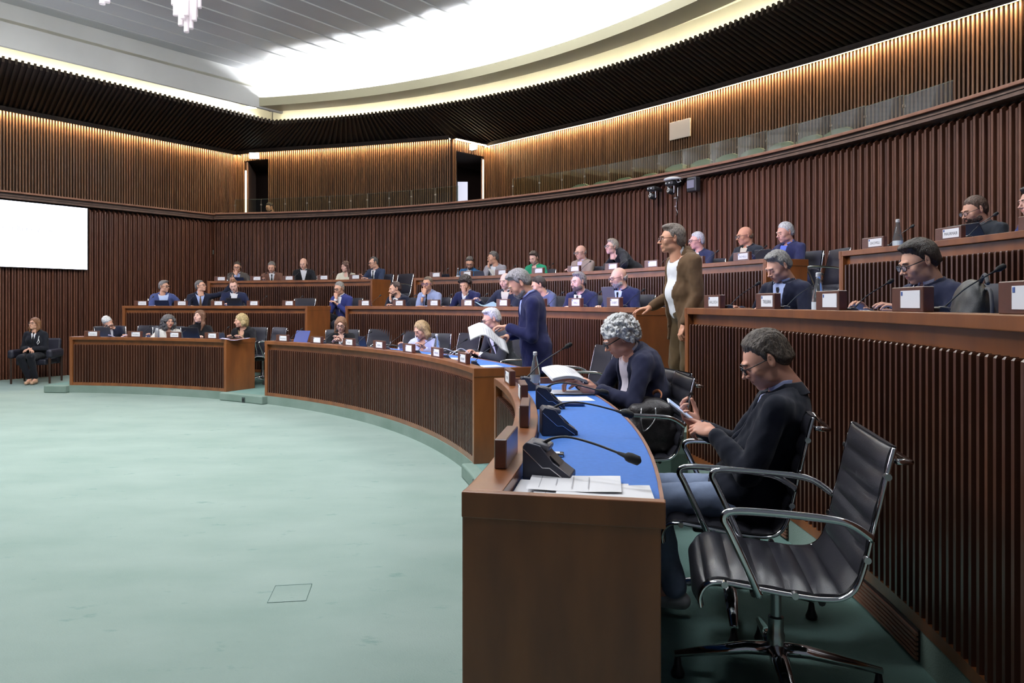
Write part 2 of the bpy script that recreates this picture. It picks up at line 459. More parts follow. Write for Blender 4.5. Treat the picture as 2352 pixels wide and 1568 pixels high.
# recesses
for k, (A, B, za, dep) in enumerate(((dA, dB, 5.42, Vector((-0.35, 1.6, 0))), (dC, dD, 5.34, Vector((-0.10, 2.0, 0))))):
    m = MB(); s2 = MB()
    A2, B2 = A + dep, B + dep
    for p, q in ((A, A2), (A2, B2), (B2, B)): ribbon(m, [p, q], 2.85, za)
    m.add([Vector((p.x, p.y, za)) for p in (A, B, B2, A2)], [(0, 1, 2, 3)])
    struct(m, 'door_%d' % (k + 1), W_BACK)
    side = [A, A2] if k == 0 else [B2, B]
    slats(s2, side, 0.060, 0.027, 0.05, 2.85, za - 0.02, 1)
    struct(s2, 'door_%d' % (k + 1), W_UP)
    e = MB(); q = A if k == 0 else B
    e.box((q.x + (0.02 if k == 0 else 0.0), q.y - 0.10, 4.0), (0.035, 0.03, 2.3 if k == 0 else 2.5))
    struct(e, 'trim_%d' % (5 + k), LEDW)
# white door leaf seen through the second doorway, its light put in as emission
c = (dC + dD) / 2 + Vector((0.0, 1.6, 0))
t_ = thing('door_leaf', 'white lit door panel with push bar seen through the upper right doorway', 'door', (hit(1062, dC + V2(0, 1.5), dD + V2(0, 1.5)).x, dC.y + 1.7, 2.85))
m = MB(); m.box((0, 0, 1.6), (0.27, 0.04, 0.82)); m.box((0, 0, 0.70), (0.27, 0.04, 0.74)); m.build('panel', DOORW, t_)
m = MB(); m.tube([(-0.12, -0.05, 0.30), (0.06, -0.05, 0.30), (0.12, -0.05, 0.40)], 0.015); m.build('push_bar', BLACK, t_)
# illuminated exit boxes
for px, py, A, B, lb in ((588, 355, UP[3], UP[4], 'glowing exit light box above the left gallery doorway'), (1086, 333, dC, dD, 'glowing exit light box above the right gallery doorway')):
    q = hit(px, A, B); t_ = thing('exit_sign', lb, 'sign', (q.x, q.y - 0.16, 5.43), 0 if px < 800 else -0.8, group='exit lights over the gallery doors')
    m = MB(); m.rbox((0, 0, 0.08), (0.24 if px < 800 else 0.30, 0.05, 0.15), 0.01); m.build('light_panel', SIGNG, t_)
    m = MB(); m.box((0, 0.04, 0.08), (0.26, 0.035, 0.17)); m.build('housing', WHITEP, t_)

# ---- soffit: radial slats between the inner edge and the upper wall
def up_hit(th):
    c = V2(CX, CY); d = V2(cos(RAD(th)), sin(RAD(th))); best = None
    for A, B in zip(UP[2:-1], UP[3:]):
        e = B - A; den = d.x * (-e.y) + e.x * d.y
        if abs(den) < 1e-9: continue
        w = A - c; r = (w.x * (-e.y) + e.x * w.y) / den; s = (d.x * w.y - d.y * w.x) / den
        if -1e-6 <= s <= 1 + 1e-6 and r > 0: best = r if best is None else min(best, r)
    return best
SLD = V2(0.604, 0.797).normalized(); SLN = V2(0.797, -0.604)
SC0 = pol(14.5, 80.2)
inner, outer = [], []
s = 9.5
n_l = int(9.5 / 0.105)
for i in range(n_l):
    q = SC0 - SLD * (9.5 * (1 - i / n_l)); inner.append(q)
    o_ = UP[2] - (UP[2] - UP[1]).normalized() * (9.5 * (1 - i / n_l)); outer.append(o_)
n_r = int((80.2 + 13) * pi / 180 * 14.5 / 0.105)
for i in range(n_r + 1):
    th = 80.2 - (93.2) * i / n_r
    inner.append(pol(14.5, th))
    th2 = th + max(0, (th - 68) / 12.2) * 6.7
    R = up_hit(min(th2, 86.8)) or 17.5
    outer.append(pol(R, th2))
m = MB(); sh = MB()
for i in range(0, len(inner)):
    a, b = inner[i], outer[i]
    d = (b - a).normalized(); n = V2(d.y, -d.x) * 0.021
    zi, zo = ZS, ZU + 0.02
    a2 = a - d * 0.02
    m.hexa([Vector((a2.x - n.x, a2.y - n.y, zi)), Vector((a2.x + n.x, a2.y + n.y, zi)), Vector((b.x + n.x, b.y + n.y, zo)), Vector((b.x - n.x, b.y - n.y, zo)),
            Vector((a2.x - n.x, a2.y - n.y, zi + 0.11)), Vector((a2.x + n.x, a2.y + n.y, zi + 0.11)), Vector((b.x + n.x, b.y + n.y, zo + 0.08)), Vector((b.x - n.x, b.y - n.y, zo + 0.08))])
n = len(inner)
vs = [Vector((p.x, p.y, ZS + 0.065)) for p in inner] + [Vector((p.x, p.y, ZU + 0.09)) for p in outer]
sh.add(vs, [(i, i + 1, n + i + 1, n + i) for i in range(n - 1)])
vs = [Vector((p.x, p.y, ZS + 0.075)) for p in inner] + [Vector((p.x, p.y, ZU + 0.12)) for p in outer]
sh.add(vs, [(i, i + 1, n + i + 1, n + i) for i in range(n - 1)])
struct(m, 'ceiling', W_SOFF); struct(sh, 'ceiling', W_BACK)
# warm light strip along the top of the upper wall
m = MB()
for P in (UP[0:3], UP[3:6], UP[6:]):
    P = [p.copy() for p in P]
    if P[0] is UP[3]: pass
    beamline(m, P, 1, 0.12, 0.165, ZU - 0.034, ZU - 0.018)
beamline(m, UP[2:4], 1, 0.12, 0.165, ZU - 0.034, ZU - 0.018); beamline(m, UP[5:7], 1, 0.12, 0.165, ZU - 0.034, ZU - 0.018)
struct(m, 'trim_7', LED)
m = MB(); beamline(m, UP[0:3], 1, 0.178, 0.19, ZU - 0.050, ZU + 0.05); beamline(m, UP[2:6], 1, 0.178, 0.19, ZU - 0.050, ZU + 0.05); beamline(m, UP[6:], 1, 0.178, 0.19, ZU - 0.050, ZU + 0.05)
for P in (UP[0:3], UP[2:6], UP[5:7], UP[6:]): beamline(m, P, 1, 0.0, 0.19, ZU - 0.016, ZU - 0.004)  # cover boards added to keep the strip's light off the soffit
struct(m, 'trim_8', W_SOFF)

# ---- light trough, drum wall, cove
m = MB(); m.sector(13.55, 14.06, -13, 79.6, ZB, ZB + 0.03, 90); m.sector(13.55, 13.58, -13, 79.6, ZB + 0.03, ZB + 0.20, 90)
struct(m, 'trim_9', BEAM)
m = MB(); m.sector(14.0, 14.06, -13, 79.9, ZB + 0.03, ZC + 0.05, 90); struct(m, 'wall_drum', PLASTER)
WL0, WLD = V2(-9.25, 12.98), V2(-5.62 + 9.25, 17.62 - 12.98).normalized(); WLN = V2(WLD.y, -WLD.x)
a, b = WL0 - WLD * 5.5, V2(-5.62, 17.62)
m = MB(); m.hexa([Vector((p.x, p.y, z)) for z in (6.18, ZC + 0.05) for p in (a, b, b - WLN * 0.08, a - WLN * 0.08)]); struct(m, 'wall_drum', PLASTER)
m = MB(); m.sector(14.05, 18.2, -13, 86, 6.62, 6.68, 80)
b2 = b + WLD * 3.5
m.hexa([Vector((p.x, p.y, z)) for z in (6.62, 6.68) for p in (a, b2, b2 - WLN * 4, a - WLN * 4)])
# vertical cream face behind the cove
struct(m, 'ceiling', CREAM)
m = MB(); ribbon(m, ringpath(14.9, 81, -13), ZS, 6.66)
q0 = SC0 - SLN * 0.42 + SLD * 0.35
ribbon(m, [q0 - SLD * 10, q0], ZS, 6.66)
struct(m, 'wall_cove', CREAM)
m = MB(); beamline(m, ringpath(14.72, 80, -13), 1, 0, 0.03, ZS + 0.085, ZS + 0.10)
q1 = SC0 - SLN * 0.24
beamline(m, [q1 - SLD * 9.5, q1 - SLD * 0.2], 1, 0, 0.03, ZS + 0.085, ZS + 0.10)
struct(m, 'trim_10', COVE)

# ---- main ceiling with ribs parallel to the left wall
m = MB(); m.box((-5, 9, ZC + 0.05), (26, 27, 0.1)); struct(m, 'ceiling', CEIL)
m = MB()
k = 0
for off in np.arange(0.42, 16, 0.56):
    base = WL0 + WLN * off; c = V2(CX, CY) - base; pr = c.dot(WLD); q = base + WLD * pr; dist = (V2(CX, CY) - q).length
    if dist > 13.4: continue
    half = sqrt(13.93 ** 2 - dist ** 2)
    e = q + WLD * (half - (0.35 if k == 0 else 0.02)); s_ = base - WLD * 6.0; k += 1
    for w0, w1, z0 in ((-0.020, 0.020, ZC - 0.010), (-0.006, 0.006, ZC - 0.016)):
        m.hexa([Vector((p.x, p.y, z)) for z in (z0, ZC + 0.01) for p in (s_ + WLN * w0, e + WLN * w0, e + WLN * w1, s_ + WLN * w1)])
struct(m, 'ceiling', CEIL_R)

# ================================================================== DESKS
def desk(label, Rf, ta, tb, zt, zlow, base, group, la=True, lb=True, blue=True, stile=0.055, dep=0.575):
    """curved council desk: face on ring Rf from angle ta to tb (degrees), top zt, standing on zlow"""
    t = thing('council_desk', label, 'desk', (0, 0, 0), 0, group)
    k = DEG(1 / Rf)
    pt = 0.022 * k * 0
    zs = zt - 0.128
    sk = stile * k
    # front framing: top fascia, smooth board, bottom rail and end stiles
    m = MB()
    m.sector(Rf, Rf + 0.115, ta + 0.033 * k, tb - 0.033 * k, zt - 0.05, zt)
    m.build('top_rail', W_DESK, t, bevel=0.004)
    m = MB(); m.sector(Rf + 0.048, Rf + 0.075, ta + 0.02, tb - 0.02, zs - 0.02, zt - 0.05)
    m.sector(Rf + 0.008, Rf + 0.050, ta + sk * 0.9, tb - sk * 0.9, base, base + 0.050)
    m.build('front_board', W_DESK, t)
    m = MB(); m.sector(Rf + 0.052, Rf + 0.075, ta + 0.02, tb - 0.02, base, zs - 0.02); m.build('backing_panel', W_BACK, t)
    for a, b in ((ta + 0.0325 * k, ta + sk), (tb - sk, tb - 0.0325 * k)):
        m = MB(); m.sector(Rf + 0.001, Rf + 0.08, a, b, base if base > zlow + .2 else base, zt - 0.05, 1); m.build('stile', W_DESK, t, bevel=0.003)
    # slats with rounded tops
    m = MB(); n = int(round((tb - ta - 2 * sk) / (0.0525 * k)))
    for i in range(n):
        a = ta + sk + (tb - ta - 2 * sk) * (i + 0.5) / n; w = 0.0092 * k
        r0, r1 = Rf + 0.008, Rf + 0.055; z0, z1 = base + 0.048, zs
        vs = [pol(r0, a - w, z0), pol(r1, a - w, z0), pol(r1, a + w, z0), pol(r0, a + w, z0),
              pol(r0, a - w, z1 - 0.008), pol(r1, a - w, z1 - 0.008), pol(r1, a + w, z1 - 0.008), pol(r0, a + w, z1 - 0.008),
              pol(r0 + 0.006, a - w * 0.6, z1), pol(r1, a - w * 0.6, z1), pol(r1, a + w * 0.6, z1), pol(r0 + 0.006, a + w * 0.6, z1)]
        m.add(vs, [(0, 3, 7, 4), (0, 4, 5, 1), (3, 2, 6, 7), (4, 7, 11, 8), (4, 8, 9, 5), (7, 6, 10, 11), (8, 11, 10, 9)])
    m.build('slat_panel', W_SLATD, t)
    # end panels
    for on, a, b in ((la, ta, ta + 0.032 * k), (lb, tb - 0.032 * k, tb)):
        if not on: continue
        m = MB(); e_ = 0.004 * k; m.sector(Rf - 0.001, Rf + dep + 0.013, a - (e_ if a == ta else -0.002), b + (e_ if a != ta else -0.002), zt - 0.075, zt + 0.001, 1); m.build('end_cap', W_DESK, t, bevel=0.004)
        m = MB(); m.sector(Rf + 0.0005, Rf + dep, a, b, max(zlow, base) if base <= zlow + 0.01 else min(zlow, base), zt, 1); m.build('end_panel', W_DESK, t, bevel=0.004)
    m = MB(); m.sector(Rf + 0.113, Rf + dep + 0.002, ta + 0.03 * k, tb - 0.03 * k, zt - 0.066, zt - 0.046)
    m.build('desktop', BLUE if blue else W_DESK, t)
    m = MB(); m.sector(Rf + dep + 0.0, Rf + dep + 0.012, ta + 0.03 * k, tb - 0.03 * k, zt - 0.070, zt - 0.040); m.build('edge_band', W_RAIL, t)
    return t

G1 = 'curved front-row council desks'; G2 = 'curved second-row council desks'; G3 = 'curved back-row council desks'
desk('brown slatted front-row desk on the left, nearest the wall screen', R1, 62.0, 83.6, D1, Z1, Z1, G1)
desk('long curved slatted front-row desk in the middle, around the green carpet', R1, 16.4, 56.0, D1, Z1, Z1, G1)
desk('nearest front-row desk with a blue writing surface and three table microphones', R1, -11.3, 10.8, D1, Z1, Z1, G1)
desk('brown slatted second-row desk on the left, behind the left front-row desk', R2, 61.0, 84.4, D2, Z2, Z1 + 0.135, G2)
desk('long second-row slatted desk in the middle with a lilac sheen on its rail', R2, 17.0, 55.8, D2, Z2, Z1 + 0.135, G2)
desk('tall second-row slatted desk filling the right side behind the empty chair', R2, -13.0, 11.6, D2, Z2, Z1 + 0.135, G2)
desk('brown slatted back-row desk on the left, below the gallery corner', R3, 61.8, 81.2, D3, Z3, Z2 + 0.10, G3)
desk('long back-row slatted desk in the middle with a lilac sheen on its rail', R3, 20.2, 56.8, D3, Z3, Z2 + 0.10, G3)
desk('back-row slatted desk at the upper right under the gallery wall', R3, -11.0, 15.0, D3, Z3, Z2 + 0.10, G3)
for i, (a, b, R, z) in enumerate(((61.0, 84.4, R2, Z1), (17.0, 55.8, R2, Z1), (-13, 11.6, R2, Z1), (61.8, 81.2, R3, Z2), (20.2, 56.8, R3, Z2), (-11, 15, R3, Z2))):
    m = MB(); m.sector(R + 0.012, R + 0.2, a, b, z, z + 0.135 if R == R2 else z + 0.10); struct(m, 'trim_%d' % (20 + i), CARPET_T)

# wooden air grilles at the foot of the right second-row desk
def grille(a, b, label):
    t = thing('air_grille', label, 'vent', (0, 0, 0), 0, 'wooden air grilles in the carpeted riser')
    m = MB(); m.sector(R2 + 0.004, R2 + 0.014, a, b, Z1 + 0.010, Z1 + 0.128); m.build('recess', W_BACK, t)
    m = MB()
    for k in range(6): m.sector(R2 - 0.006, R2 + 0.006, a, b, Z1 + 0.016 + 0.0185 * k, Z1 + 0.027 + 0.0185 * k)
    m.build('louvres', W_RAIL, t)
grille(-5.9, -1.6, 'low wooden louvred air grille in the green riser behind the empty chair')
grille(2.2, 6.2, 'low wooden louvred air grille in the green riser behind the man with the phone')

# ================================================================== SCREEN, SIGNS, WALL EQUIPMENT
t_ = thing('wall_screen', 'large bright white projection display with pale text on the left wall', 'screen', tuple(LW0 + LWD * (-1.2) + Vector((0, 0, 2.9))), atan2(LWD.y, LWD.x))
# local x runs along the wall to its corner, local y points into the wall
m = MB(); m.box((0.66, -0.115, 0.0), (4.26, 0.05, 1.33)); m.build('frame', BLACKM, t_)
m = MB(); m.add([(-1.45, -0.142, -0.655), (2.77, -0.142, -0.655), (2.77, -0.142, 0.655), (-1.45, -0.142, 0.655)], [(0, 1, 2, 3)]); m.build('display', SCREENM, t_)
def text(body, size, mt, parent, loc, rot, align='CENTER', ext=0.0, sx=1.0, name='lettering'):
    c = bpy.data.curves.new(name, 'FONT'); c.body = body; c.size = size; c.extrude = ext; c.align_x = align; c.align_y = 'CENTER'
    c.materials.append(mt); o = bpy.data.objects.new(name, c); COL.objects.link(o); o.parent = parent
    o.location = loc; o.rotation_euler = rot; o.scale = (sx, 1, 1); c.resolution_u = 3
    return o
o = text('Discussione sulla mozione', 0.150, SCRTXT, t_, (2.13, -0.146, 0.12), (pi / 2, 0, 0), 'RIGHT', sx=1.0)
o = text('n. 55101', 0.11, SCRTXT, t_, (2.05, -0.146, -0.24), (pi / 2, 0, 0), 'RIGHT')

def on_wall(px, py, R):
    th = th_at(px, R); return th, pol(R, th, z_at(px, py, R))

def ptz(px, py, label, hood):
    th, p = on_wall(px, py, 13.86)
    t = thing('dome_camera', label, 'camera', tuple(p), RAD(th - 90), 'moving cameras on the gallery wall')
    m = MB(); m.rbox((0, 0, 0.11), (0.17, 0.17, 0.075), 0.02); m.box((0, 0.13, 0.11), (0.06, 0.12, 0.05)); m.build('base', BLACK, t)
    m = MB()
    for s in (-1, 1): m.rbox((s * 0.065, 0, 0.015), (0.022, 0.06, 0.14), 0.008)
    m.rbox((0, 0, 0.075), (0.15, 0.08, 0.02), 0.008); m.build('yoke', CHROMES, t)
    m = MB(); Mx = Matrix.Translation((0, -0.01, -0.02)) @ Euler((RAD(75), 0, RAD(-12))).to_matrix().to_4x4()
    m.lathe([(0.030, -0.055), (0.047, -0.045), (0.052, 0.0), (0.050, 0.06), (0.040, 0.065)], n=18, M=Mx); h = m.build('camera_head', BLACK, t, smooth=True)
    m = MB(); m.lathe([(0.040, 0.064), (0.040, 0.070), (0.033, 0.071)], n=18, M=Mx); m.build('lens_ring', CHROMES, h)
    m = MB(); m.lathe([(0.031, 0.066), (0.020, 0.072), (0.004, 0.074)], n=16, M=Mx); m.build('lens', mat('camera_lens', (0.03, 0.03, 0.05), 0.05, spec=1.0) if 'camera_lens' not in MATS else MATS['camera_lens'], h)
    m = MB(); m.box((-0.05, -0.087, 0.115), (0.02, 0.004, 0.02)); m.box((0.02, -0.087, 0.115), (0.03, 0.004, 0.016)); m.build('indicator', WHITEP, t)
    if hood:
        m = MB(); m.lathe([(0.16, 0.0), (0.145, 0.022), (0.09, 0.042), (0.01, 0.048)], c=(0.01, 0.02, 0.175), n=24); m.build('bracket_dish', WHITEP, t, smooth=True)
        m = MB(); m.tube([(0.05, 0.05, 0.17), (0.11, 0.02, 0.12), (0.17, 0.03, 0.13), (0.14, 0.03, 0.17)], 0.006); m.build('loose_cable', WHITEP, t)
        m = MB(); m.tube([(0.08, 0.06, 0.05), (0.085, 0.05, -0.10), (0.06, 0.05, -0.20), (0.055, 0.05, -0.32), (0.09, 0.05, -0.38), (0.05, 0.05, -0.42)], 0.006)
        m.box((0.04, 0.04, -0.13), (0.05, 0.02, 0.02)); m.box((0.055, 0.04, -0.27), (0.04, 0.02, 0.02)); m.build('cable', CHROMES, t)
ptz(1501, 449, 'black moving camera on the gallery wall, left one without a white dish', False)
ptz(1543, 437, 'black moving camera with white dish above and cable below on the gallery wall', True)
th, p = on_wall(1593, 424, 13.93)
t_ = thing('wall_speaker', 'small black and grey box speaker on the gallery wall right of the cameras', 'speaker', tuple(p), RAD(th - 90))
m = MB(); m.rbox((0, 0, 0), (0.20, 0.12, 0.24), 0.02); m.build('cabinet', BLACK, t_)
m = MB(); m.rbox((-0.01, -0.062, 0.005), (0.15, 0.012, 0.13), 0.004); m.build('front_grille', mat('grille_cloth', (0.20, 0.19, 0.23), 0.6), t_)
m = MB(); m.box((0, 0.07, 0), (0.05, 0.06, 0.08)); m.build('bracket', BLACK, t_)

# white plate on the upper wall
def upn(px):
    for A, B in zip(UP[6:-1], UP[7:]):
        q = hit(px, A, B)
        if (q - A).dot(B - A) >= 0 and (q - B).dot(A - B) >= 0:
            d = (B - A).normalized(); return q, d
    return q, (UP[8] - UP[7]).normalized()
q, d = upn(1570); zz = 1.5 - (299 - YH) * q.y / F
t_ = thing('wall_plate', 'blank white rectangular plate on the upper gallery wall', 'panel', (q.x, q.y, zz), atan2(d.y, d.x))
m = MB(); m.rbox((0, -0.11, 0), (0.52, 0.03, 0.36), 0.006); m.build('cover', mat('plate_white', (0.62, 0.55, 0.50), 0.5), t_)
m = MB(); m.box((0, -0.085, 0), (0.42, 0.04, 0.28)); m.build('back_box', WHITEP, t_)

# floor hatch and socket plates
c0_ = unp(667, 1362, 0)
t_ = thing('floor_hatch', 'small square access hatch outline cut in the green carpet', 'hatch', (c0_.x, c0_.y, 0), RAD(8))
m = MB()
for c_, d_ in (((0, 0.11, 0.001), (0.19, 0.006, 0.003)), ((0.095, 0, 0.001), (0.002, 0.22, 0.003)), ((-0.095, 0, 0.001), (0.0015, 0.22, 0.003)), ((0, -0.11, 0.001), (0.19, 0.001, 0.003))): m.box(c_, d_)
m.build('frame', mat('hatch_edge', (0.10, 0.17, 0.15), 0.8), t_)
m = MB(); m.box((0, 0, 0.0006), (0.185, 0.215, 0.002)); m.build('cover', CARPET, t_)
for px, py, th in ((560, 918, None), (1090, 1113, None)):
    a = th_at(px, 8.405); p = pol(8.398, a, z_at(px, py, 8.405))
    t_ = thing('floor_socket', 'small dark socket plate in the carpeted step, %s' % ('left aisle' if px < 800 else 'near aisle beside the nearest desk'), 'socket', tuple(p), RAD(a - 90))
    m = MB(); m.box((0, 0, 0), (0.06, 0.012, 0.075)); m.build('plate', mat('socket_grey', (0.05, 0.07, 0.065), 0.5) if 'socket_grey' not in MATS else MATS['socket_grey'], t_)
    m = MB(); m.box((0, -0.008, 0), (0.035, 0.006, 0.04)); m.build('outlet', BLACK, t_)

# ================================================================== GALLERY GLASS AND SEATS
RG = 14.33
gx = [1178, 1239, 1290.6, 1343, 1398.6, 1454, 1512, 1568, 1631, 1695, 1762, 1832.5, 1909, 1988, 2077, 2190]
def gzt(px): return 4.17 if px < 1600 else 4.17 - 0.10 * (px - 1600) / 600
def glass_panel(a, b, z0, zt, label, grp, post=True, R=RG):
    t = thing('glass_panel', label, 'glass panel', tuple(pol(R, a, z0)), 0, grp)
    o0 = pol(R, a, z0); A = Vector((0, 0, 0)); B = pol(R, b - 0.02 * (1 if b > a else -1), z0) - o0
    n = (B - A).normalized(); n = Vector((n.y, -n.x, 0)) * 0.005
    m = MB(); H = Vector((0, 0, zt - z0))
    m.hexa([A - n, B - n, B + n, A + n, A - n + H, B - n + H, B + n + H, A + n + H]); m.build('pane', GLASS, t)
    m = MB(); m.hexa([A - n + H, B - n + H, B + n + H, A + n + H] + [p + Vector((0, 0, 0.006)) for p in (A - n + H, B - n + H, B + n + H, A + n + H)])
    m.build('top_edge', GEDGE, t)
    if post:
        m = MB(); m.box((0, 0, H.z * 0.5), (0.008, 0.012, H.z)); m.box((0, 0, H.z * 0.62), (0.04, 0.022, 0.035)); m.build('clamp', MATS['clamp_metal'] if 'clamp_metal' in MATS else mat('clamp_metal', (0.16, 0.13, 0.10), 0.45, metal=0.5), t)
for i in range(len(gx) - 1):
    glass_panel(th_at(gx[i], RG), th_at(gx[i + 1], RG), ZR - 0.001, gzt(gx[i]), 'clear glass balustrade panel on the right gallery rail, number %s along from the left end' % ['one', 'two', 'three', 'four', 'five', 'six', 'seven', 'eight', 'nine', 'ten', 'eleven', 'twelve', 'thirteen', 'fourteen', 'fifteen'][i], 'glass balustrade on the right gallery')
gx2 = [540, 600, 655, 705, 757, 806, 844, 894, 945, 1000, 1053]
for i in range(len(gx2) - 1):
    glass_panel(th_at(gx2[i], RG), th_at(gx2[i + 1], RG), ZR - 0.001, 4.12 + 0.004 * i, 'clear glass balustrade panel on the far gallery rail, number %s along from the left corner' % ['one', 'two', 'three', 'four', 'five', 'six', 'seven', 'eight', 'nine', 'ten'][i], 'glass balustrade on the far gallery')

def make_seat():
    t = thing('gallery_seat', 'x', 'seat')
    m = MB(); g = []
    for i in range(9):
        a = -0.55 + 1.1 * i / 8; col_ = []
        for j in range(7):
            v = j / 6; edge = (1 - abs(i - 4) / 4.0)
            z = 0.42 + v * (0.50 + 0.06 * min(1, edge * 1.7)); col_.append(Vector((sin(a) * 0.44, 0.08 + 0.08 * v - (1 - cos(a)) * 0.35, z)))
        g.append(col_)
    m.sheet(g); o = m.build('backrest', SEATG, t, smooth=True); sd = o.modifiers.new('s', 'SOLIDIFY'); sd.thickness = 0.045
    m = MB(); m.tube([g[i][6] + Vector((0, 0.0, 0.006)) for i in range(9)], 0.010, 6); m.build('trim', SEATL, t)
    m = MB(); m.rbox((0, -0.08, 0.42), (0.46, 0.42, 0.09), 0.03); m.build('cushion', SEATG, t)
    m = MB(); m.box((0, -0.05, 0.15), (0.06, 0.20, 0.46)); m.build('pedestal', BLACK, t)
    return t
m = MB(); m.sector(14.45, 17.6, -12, 60, 2.84, 2.98); struct(m, 'floor', CARPET_G)
seat0 = make_seat(); first = True
sx = [1326, 1374, 1425, 1483, 1545, 1603, 1661, 1720, 1784, 1848, 1914]
ordw = ['first', 'second', 'third', 'fourth', 'fifth', 'sixth', 'seventh', 'eighth', 'ninth', 'tenth', 'eleventh', 'twelfth', 'thirteenth', 'fourteenth']
for i, px in enumerate(sx):
    o = seat0 if i == 0 else copy_tree(seat0)
    th = th_at(px, 14.66); p = pol(14.66, th, 3.06 if i > 3 else 2.98); o.location = p; o.rotation_euler.z = RAD(th - 90)
    tag(o, 'dark green shell seat behind the gallery glass, %s from the left' % ordw[i], 'seat', 'dark green gallery seats behind the glass')

# ================================================================== CHAIRS
def chair_profile():
    """side curve of the sling: (y, z) from the front lip to the top of the back; +y is backwards"""
    P = [(-0.262, 0.345), (-0.265, 0.385), (-0.245, 0.420), (-0.205, 0.434), (-0.12, 0.426), (0.0, 0.412), (0.10, 0.405), (0.160, 0.414), (0.198, 0.448), (0.222, 0.515), (0.245, 0.62), (0.268, 0.72), (0.290, 0.82), (0.305, 0.880)]
    return P
def smooth_poly(P, n):
    P = [Vector((*p, 0)) if len(p) == 2 else Vector(p) for p in P]; out = []
    for i in range(len(P) - 1):
        p0, p1, p2, p3 = P[max(i - 1, 0)], P[i], P[i + 1], P[min(i + 2, len(P) - 1)]
        for k in range(n):
            t = k / n
            out.append(0.5 * ((2 * p1) + (-p0 + p2) * t + (2 * p0 - 5 * p1 + 4 * p2 - p3) * t * t + (-p0 + 3 * p1 - 3 * p2 + p3) * t ** 3))
    out.append(P[-1]); return out
def make_chair(leather, hi=True, lift=0.0):
    t = thing('office_chair', 'x', 'chair')
    pr = smooth_poly(chair_profile(), 12 if hi else 2)
    L = [0.0]
    for a, b in zip(pr[:-1], pr[1:]): L.append(L[-1] + (b - a).length)
    split = max(i for i, p in enumerate(pr) if p.y < 0.48 and p.x > 0.1 and i < len(pr) * 0.75) 
    rib = 0.082
    def sling(i0, i1, nm):
        m = MB(); g1 = []; g2 = []
        for i in range(i0, i1 + 1):
            p = pr[i]; d = (pr[min(i + 1, len(pr) - 1)] - pr[max(i - 1, 0)]).normalized(); n = Vector((-d.y, d.x, 0))
            if nm == 'backrest' or True: pass
            puff = 0.019 * abs(sin(pi * L[i] / rib)) ** 0.45
            row1, row2 = [], []
            for k in range(9):
                u = -1 + k / 4; x = u * 0.232; e = 1 - max(0, abs(u) - 0.75) / 0.25 * 0.75
                row1.append(Vector((x, p.x + n.x * (0.004 + puff * e), p.y + n.y * (0.004 + puff * e)))); row2.append(Vector((x, p.x - n.x * 0.010, p.y - n.y * 0.010)))
            g1.append(row1); g2.append(row2)
        m.sheet(g1); m.sheet([list(reversed(r)) for r in g2])
        for k in (0, 8):
            m.sheet([[a[k], b[8 - k] if False else b[k]] for a, b in zip(g1, g2)])
        m.sheet([g1[0], g2[0]]); m.sheet([g1[-1], g2[-1]])
        return m.build(nm, leather, t, smooth=False, auto=50)
    sling(0, split, 'seat'); sling(split, len(pr) - 1, 'backrest')
    for s in (-1, 1):
        m = MB(); m.tube([(s * 0.246, p.x, p.y - 0.004) for p in pr[2 if hi else 1:]], 0.0105, 8 if hi else 5, flat=0.75); r_ = m.build('side_rail', CHROME, t, smooth=True)
        for (y, z) in ((-0.19, 0.428), (0.02, 0.410), (0.226, 0.535), (0.283, 0.79)): 
            if hi: m = MB(); m.tube([(s * 0.244, y, z), (s * 0.264, y, z)], 0.011, 10); m.build('bolt', CHROMES, r_)
        arm = smooth_poly([(s * 0.262, -0.085, 0.398), (s * 0.272, -0.12, 0.48), (s * 0.280, -0.175, 0.60), (s * 0.283, -0.195, 0.645), (s * 0.283, -0.165, 0.667), (s * 0.283, -0.05, 0.668), (s * 0.283, 0.10, 0.660), (s * 0.278, 0.175, 0.645), (s * 0.266, 0.243, 0.60)], 5 if hi else 2)
        m = MB(); m.tube(arm, 0.0082, 10 if hi else 5, flat=1.5); m.build('armrest', CHROME, t, smooth=True)
    m = MB(); m.tube([(-0.246, 0.300, 0.845), (0.246, 0.300, 0.845)], 0.008, 8); m.tube([(-0.246, 0.312, 0.835), (-0.20, 0.365, 0.825), (0.20, 0.365, 0.825), (0.246, 0.312, 0.835)], 0.009, 8); m.build('back_bar', CHROME, t, smooth=True)
    m = MB(); m.tube([(-0.246, -0.10, 0.400), (0.246, -0.10, 0.400)], 0.011, 8); m.tube([(-0.246, 0.10, 0.390), (0.246, 0.10, 0.390)], 0.011, 8)
    m.rbox((0, 0.0, 0.368), (0.16, 0.30, 0.045), 0.012); m.tube([(-0.09, -0.02, 0.358), (-0.19, -0.02, 0.355)], 0.022, 10); m.build('tilt_mechanism', BLACK, t)
    m = MB(); m.lathe([(0.030, 0.105), (0.030, 0.175), (0.026, 0.185), (0.026, 0.235), (0.018, 0.240), (0.018, 0.360 + lift)], n=16); m.build('column', CHROMES, t, auto=40)
    for ch in t.children:
        if not ch.name.startswith('column'): ch.location.z = lift
    for k in range(4):
        a = k * pi / 2 + 0.03
        d = Vector((cos(a), sin(a), 0)); m = MB()
        m.tube([d * 0.02 + Vector((0, 0, 0.125)), d * 0.10 + Vector((0, 0, 0.122)), d * 0.34 + Vector((0, 0, 0.078))], [0.022, 0.020, 0.011], 10, flat=1.5); l_ = m.build('leg', CHROME, t, smooth=True)
        m = MB(); m.lathe([(0.022, 0.0), (0.024, 0.012), (0.014, 0.04), (0.010, 0.07)], c=tuple(d * 0.33), n=12); m.build('glide', BLACK, l_, smooth=True)
    return t
chair_hi = make_chair(LEATHER, True)
chair_lo = make_chair(LEATHERD, False, 0.045)
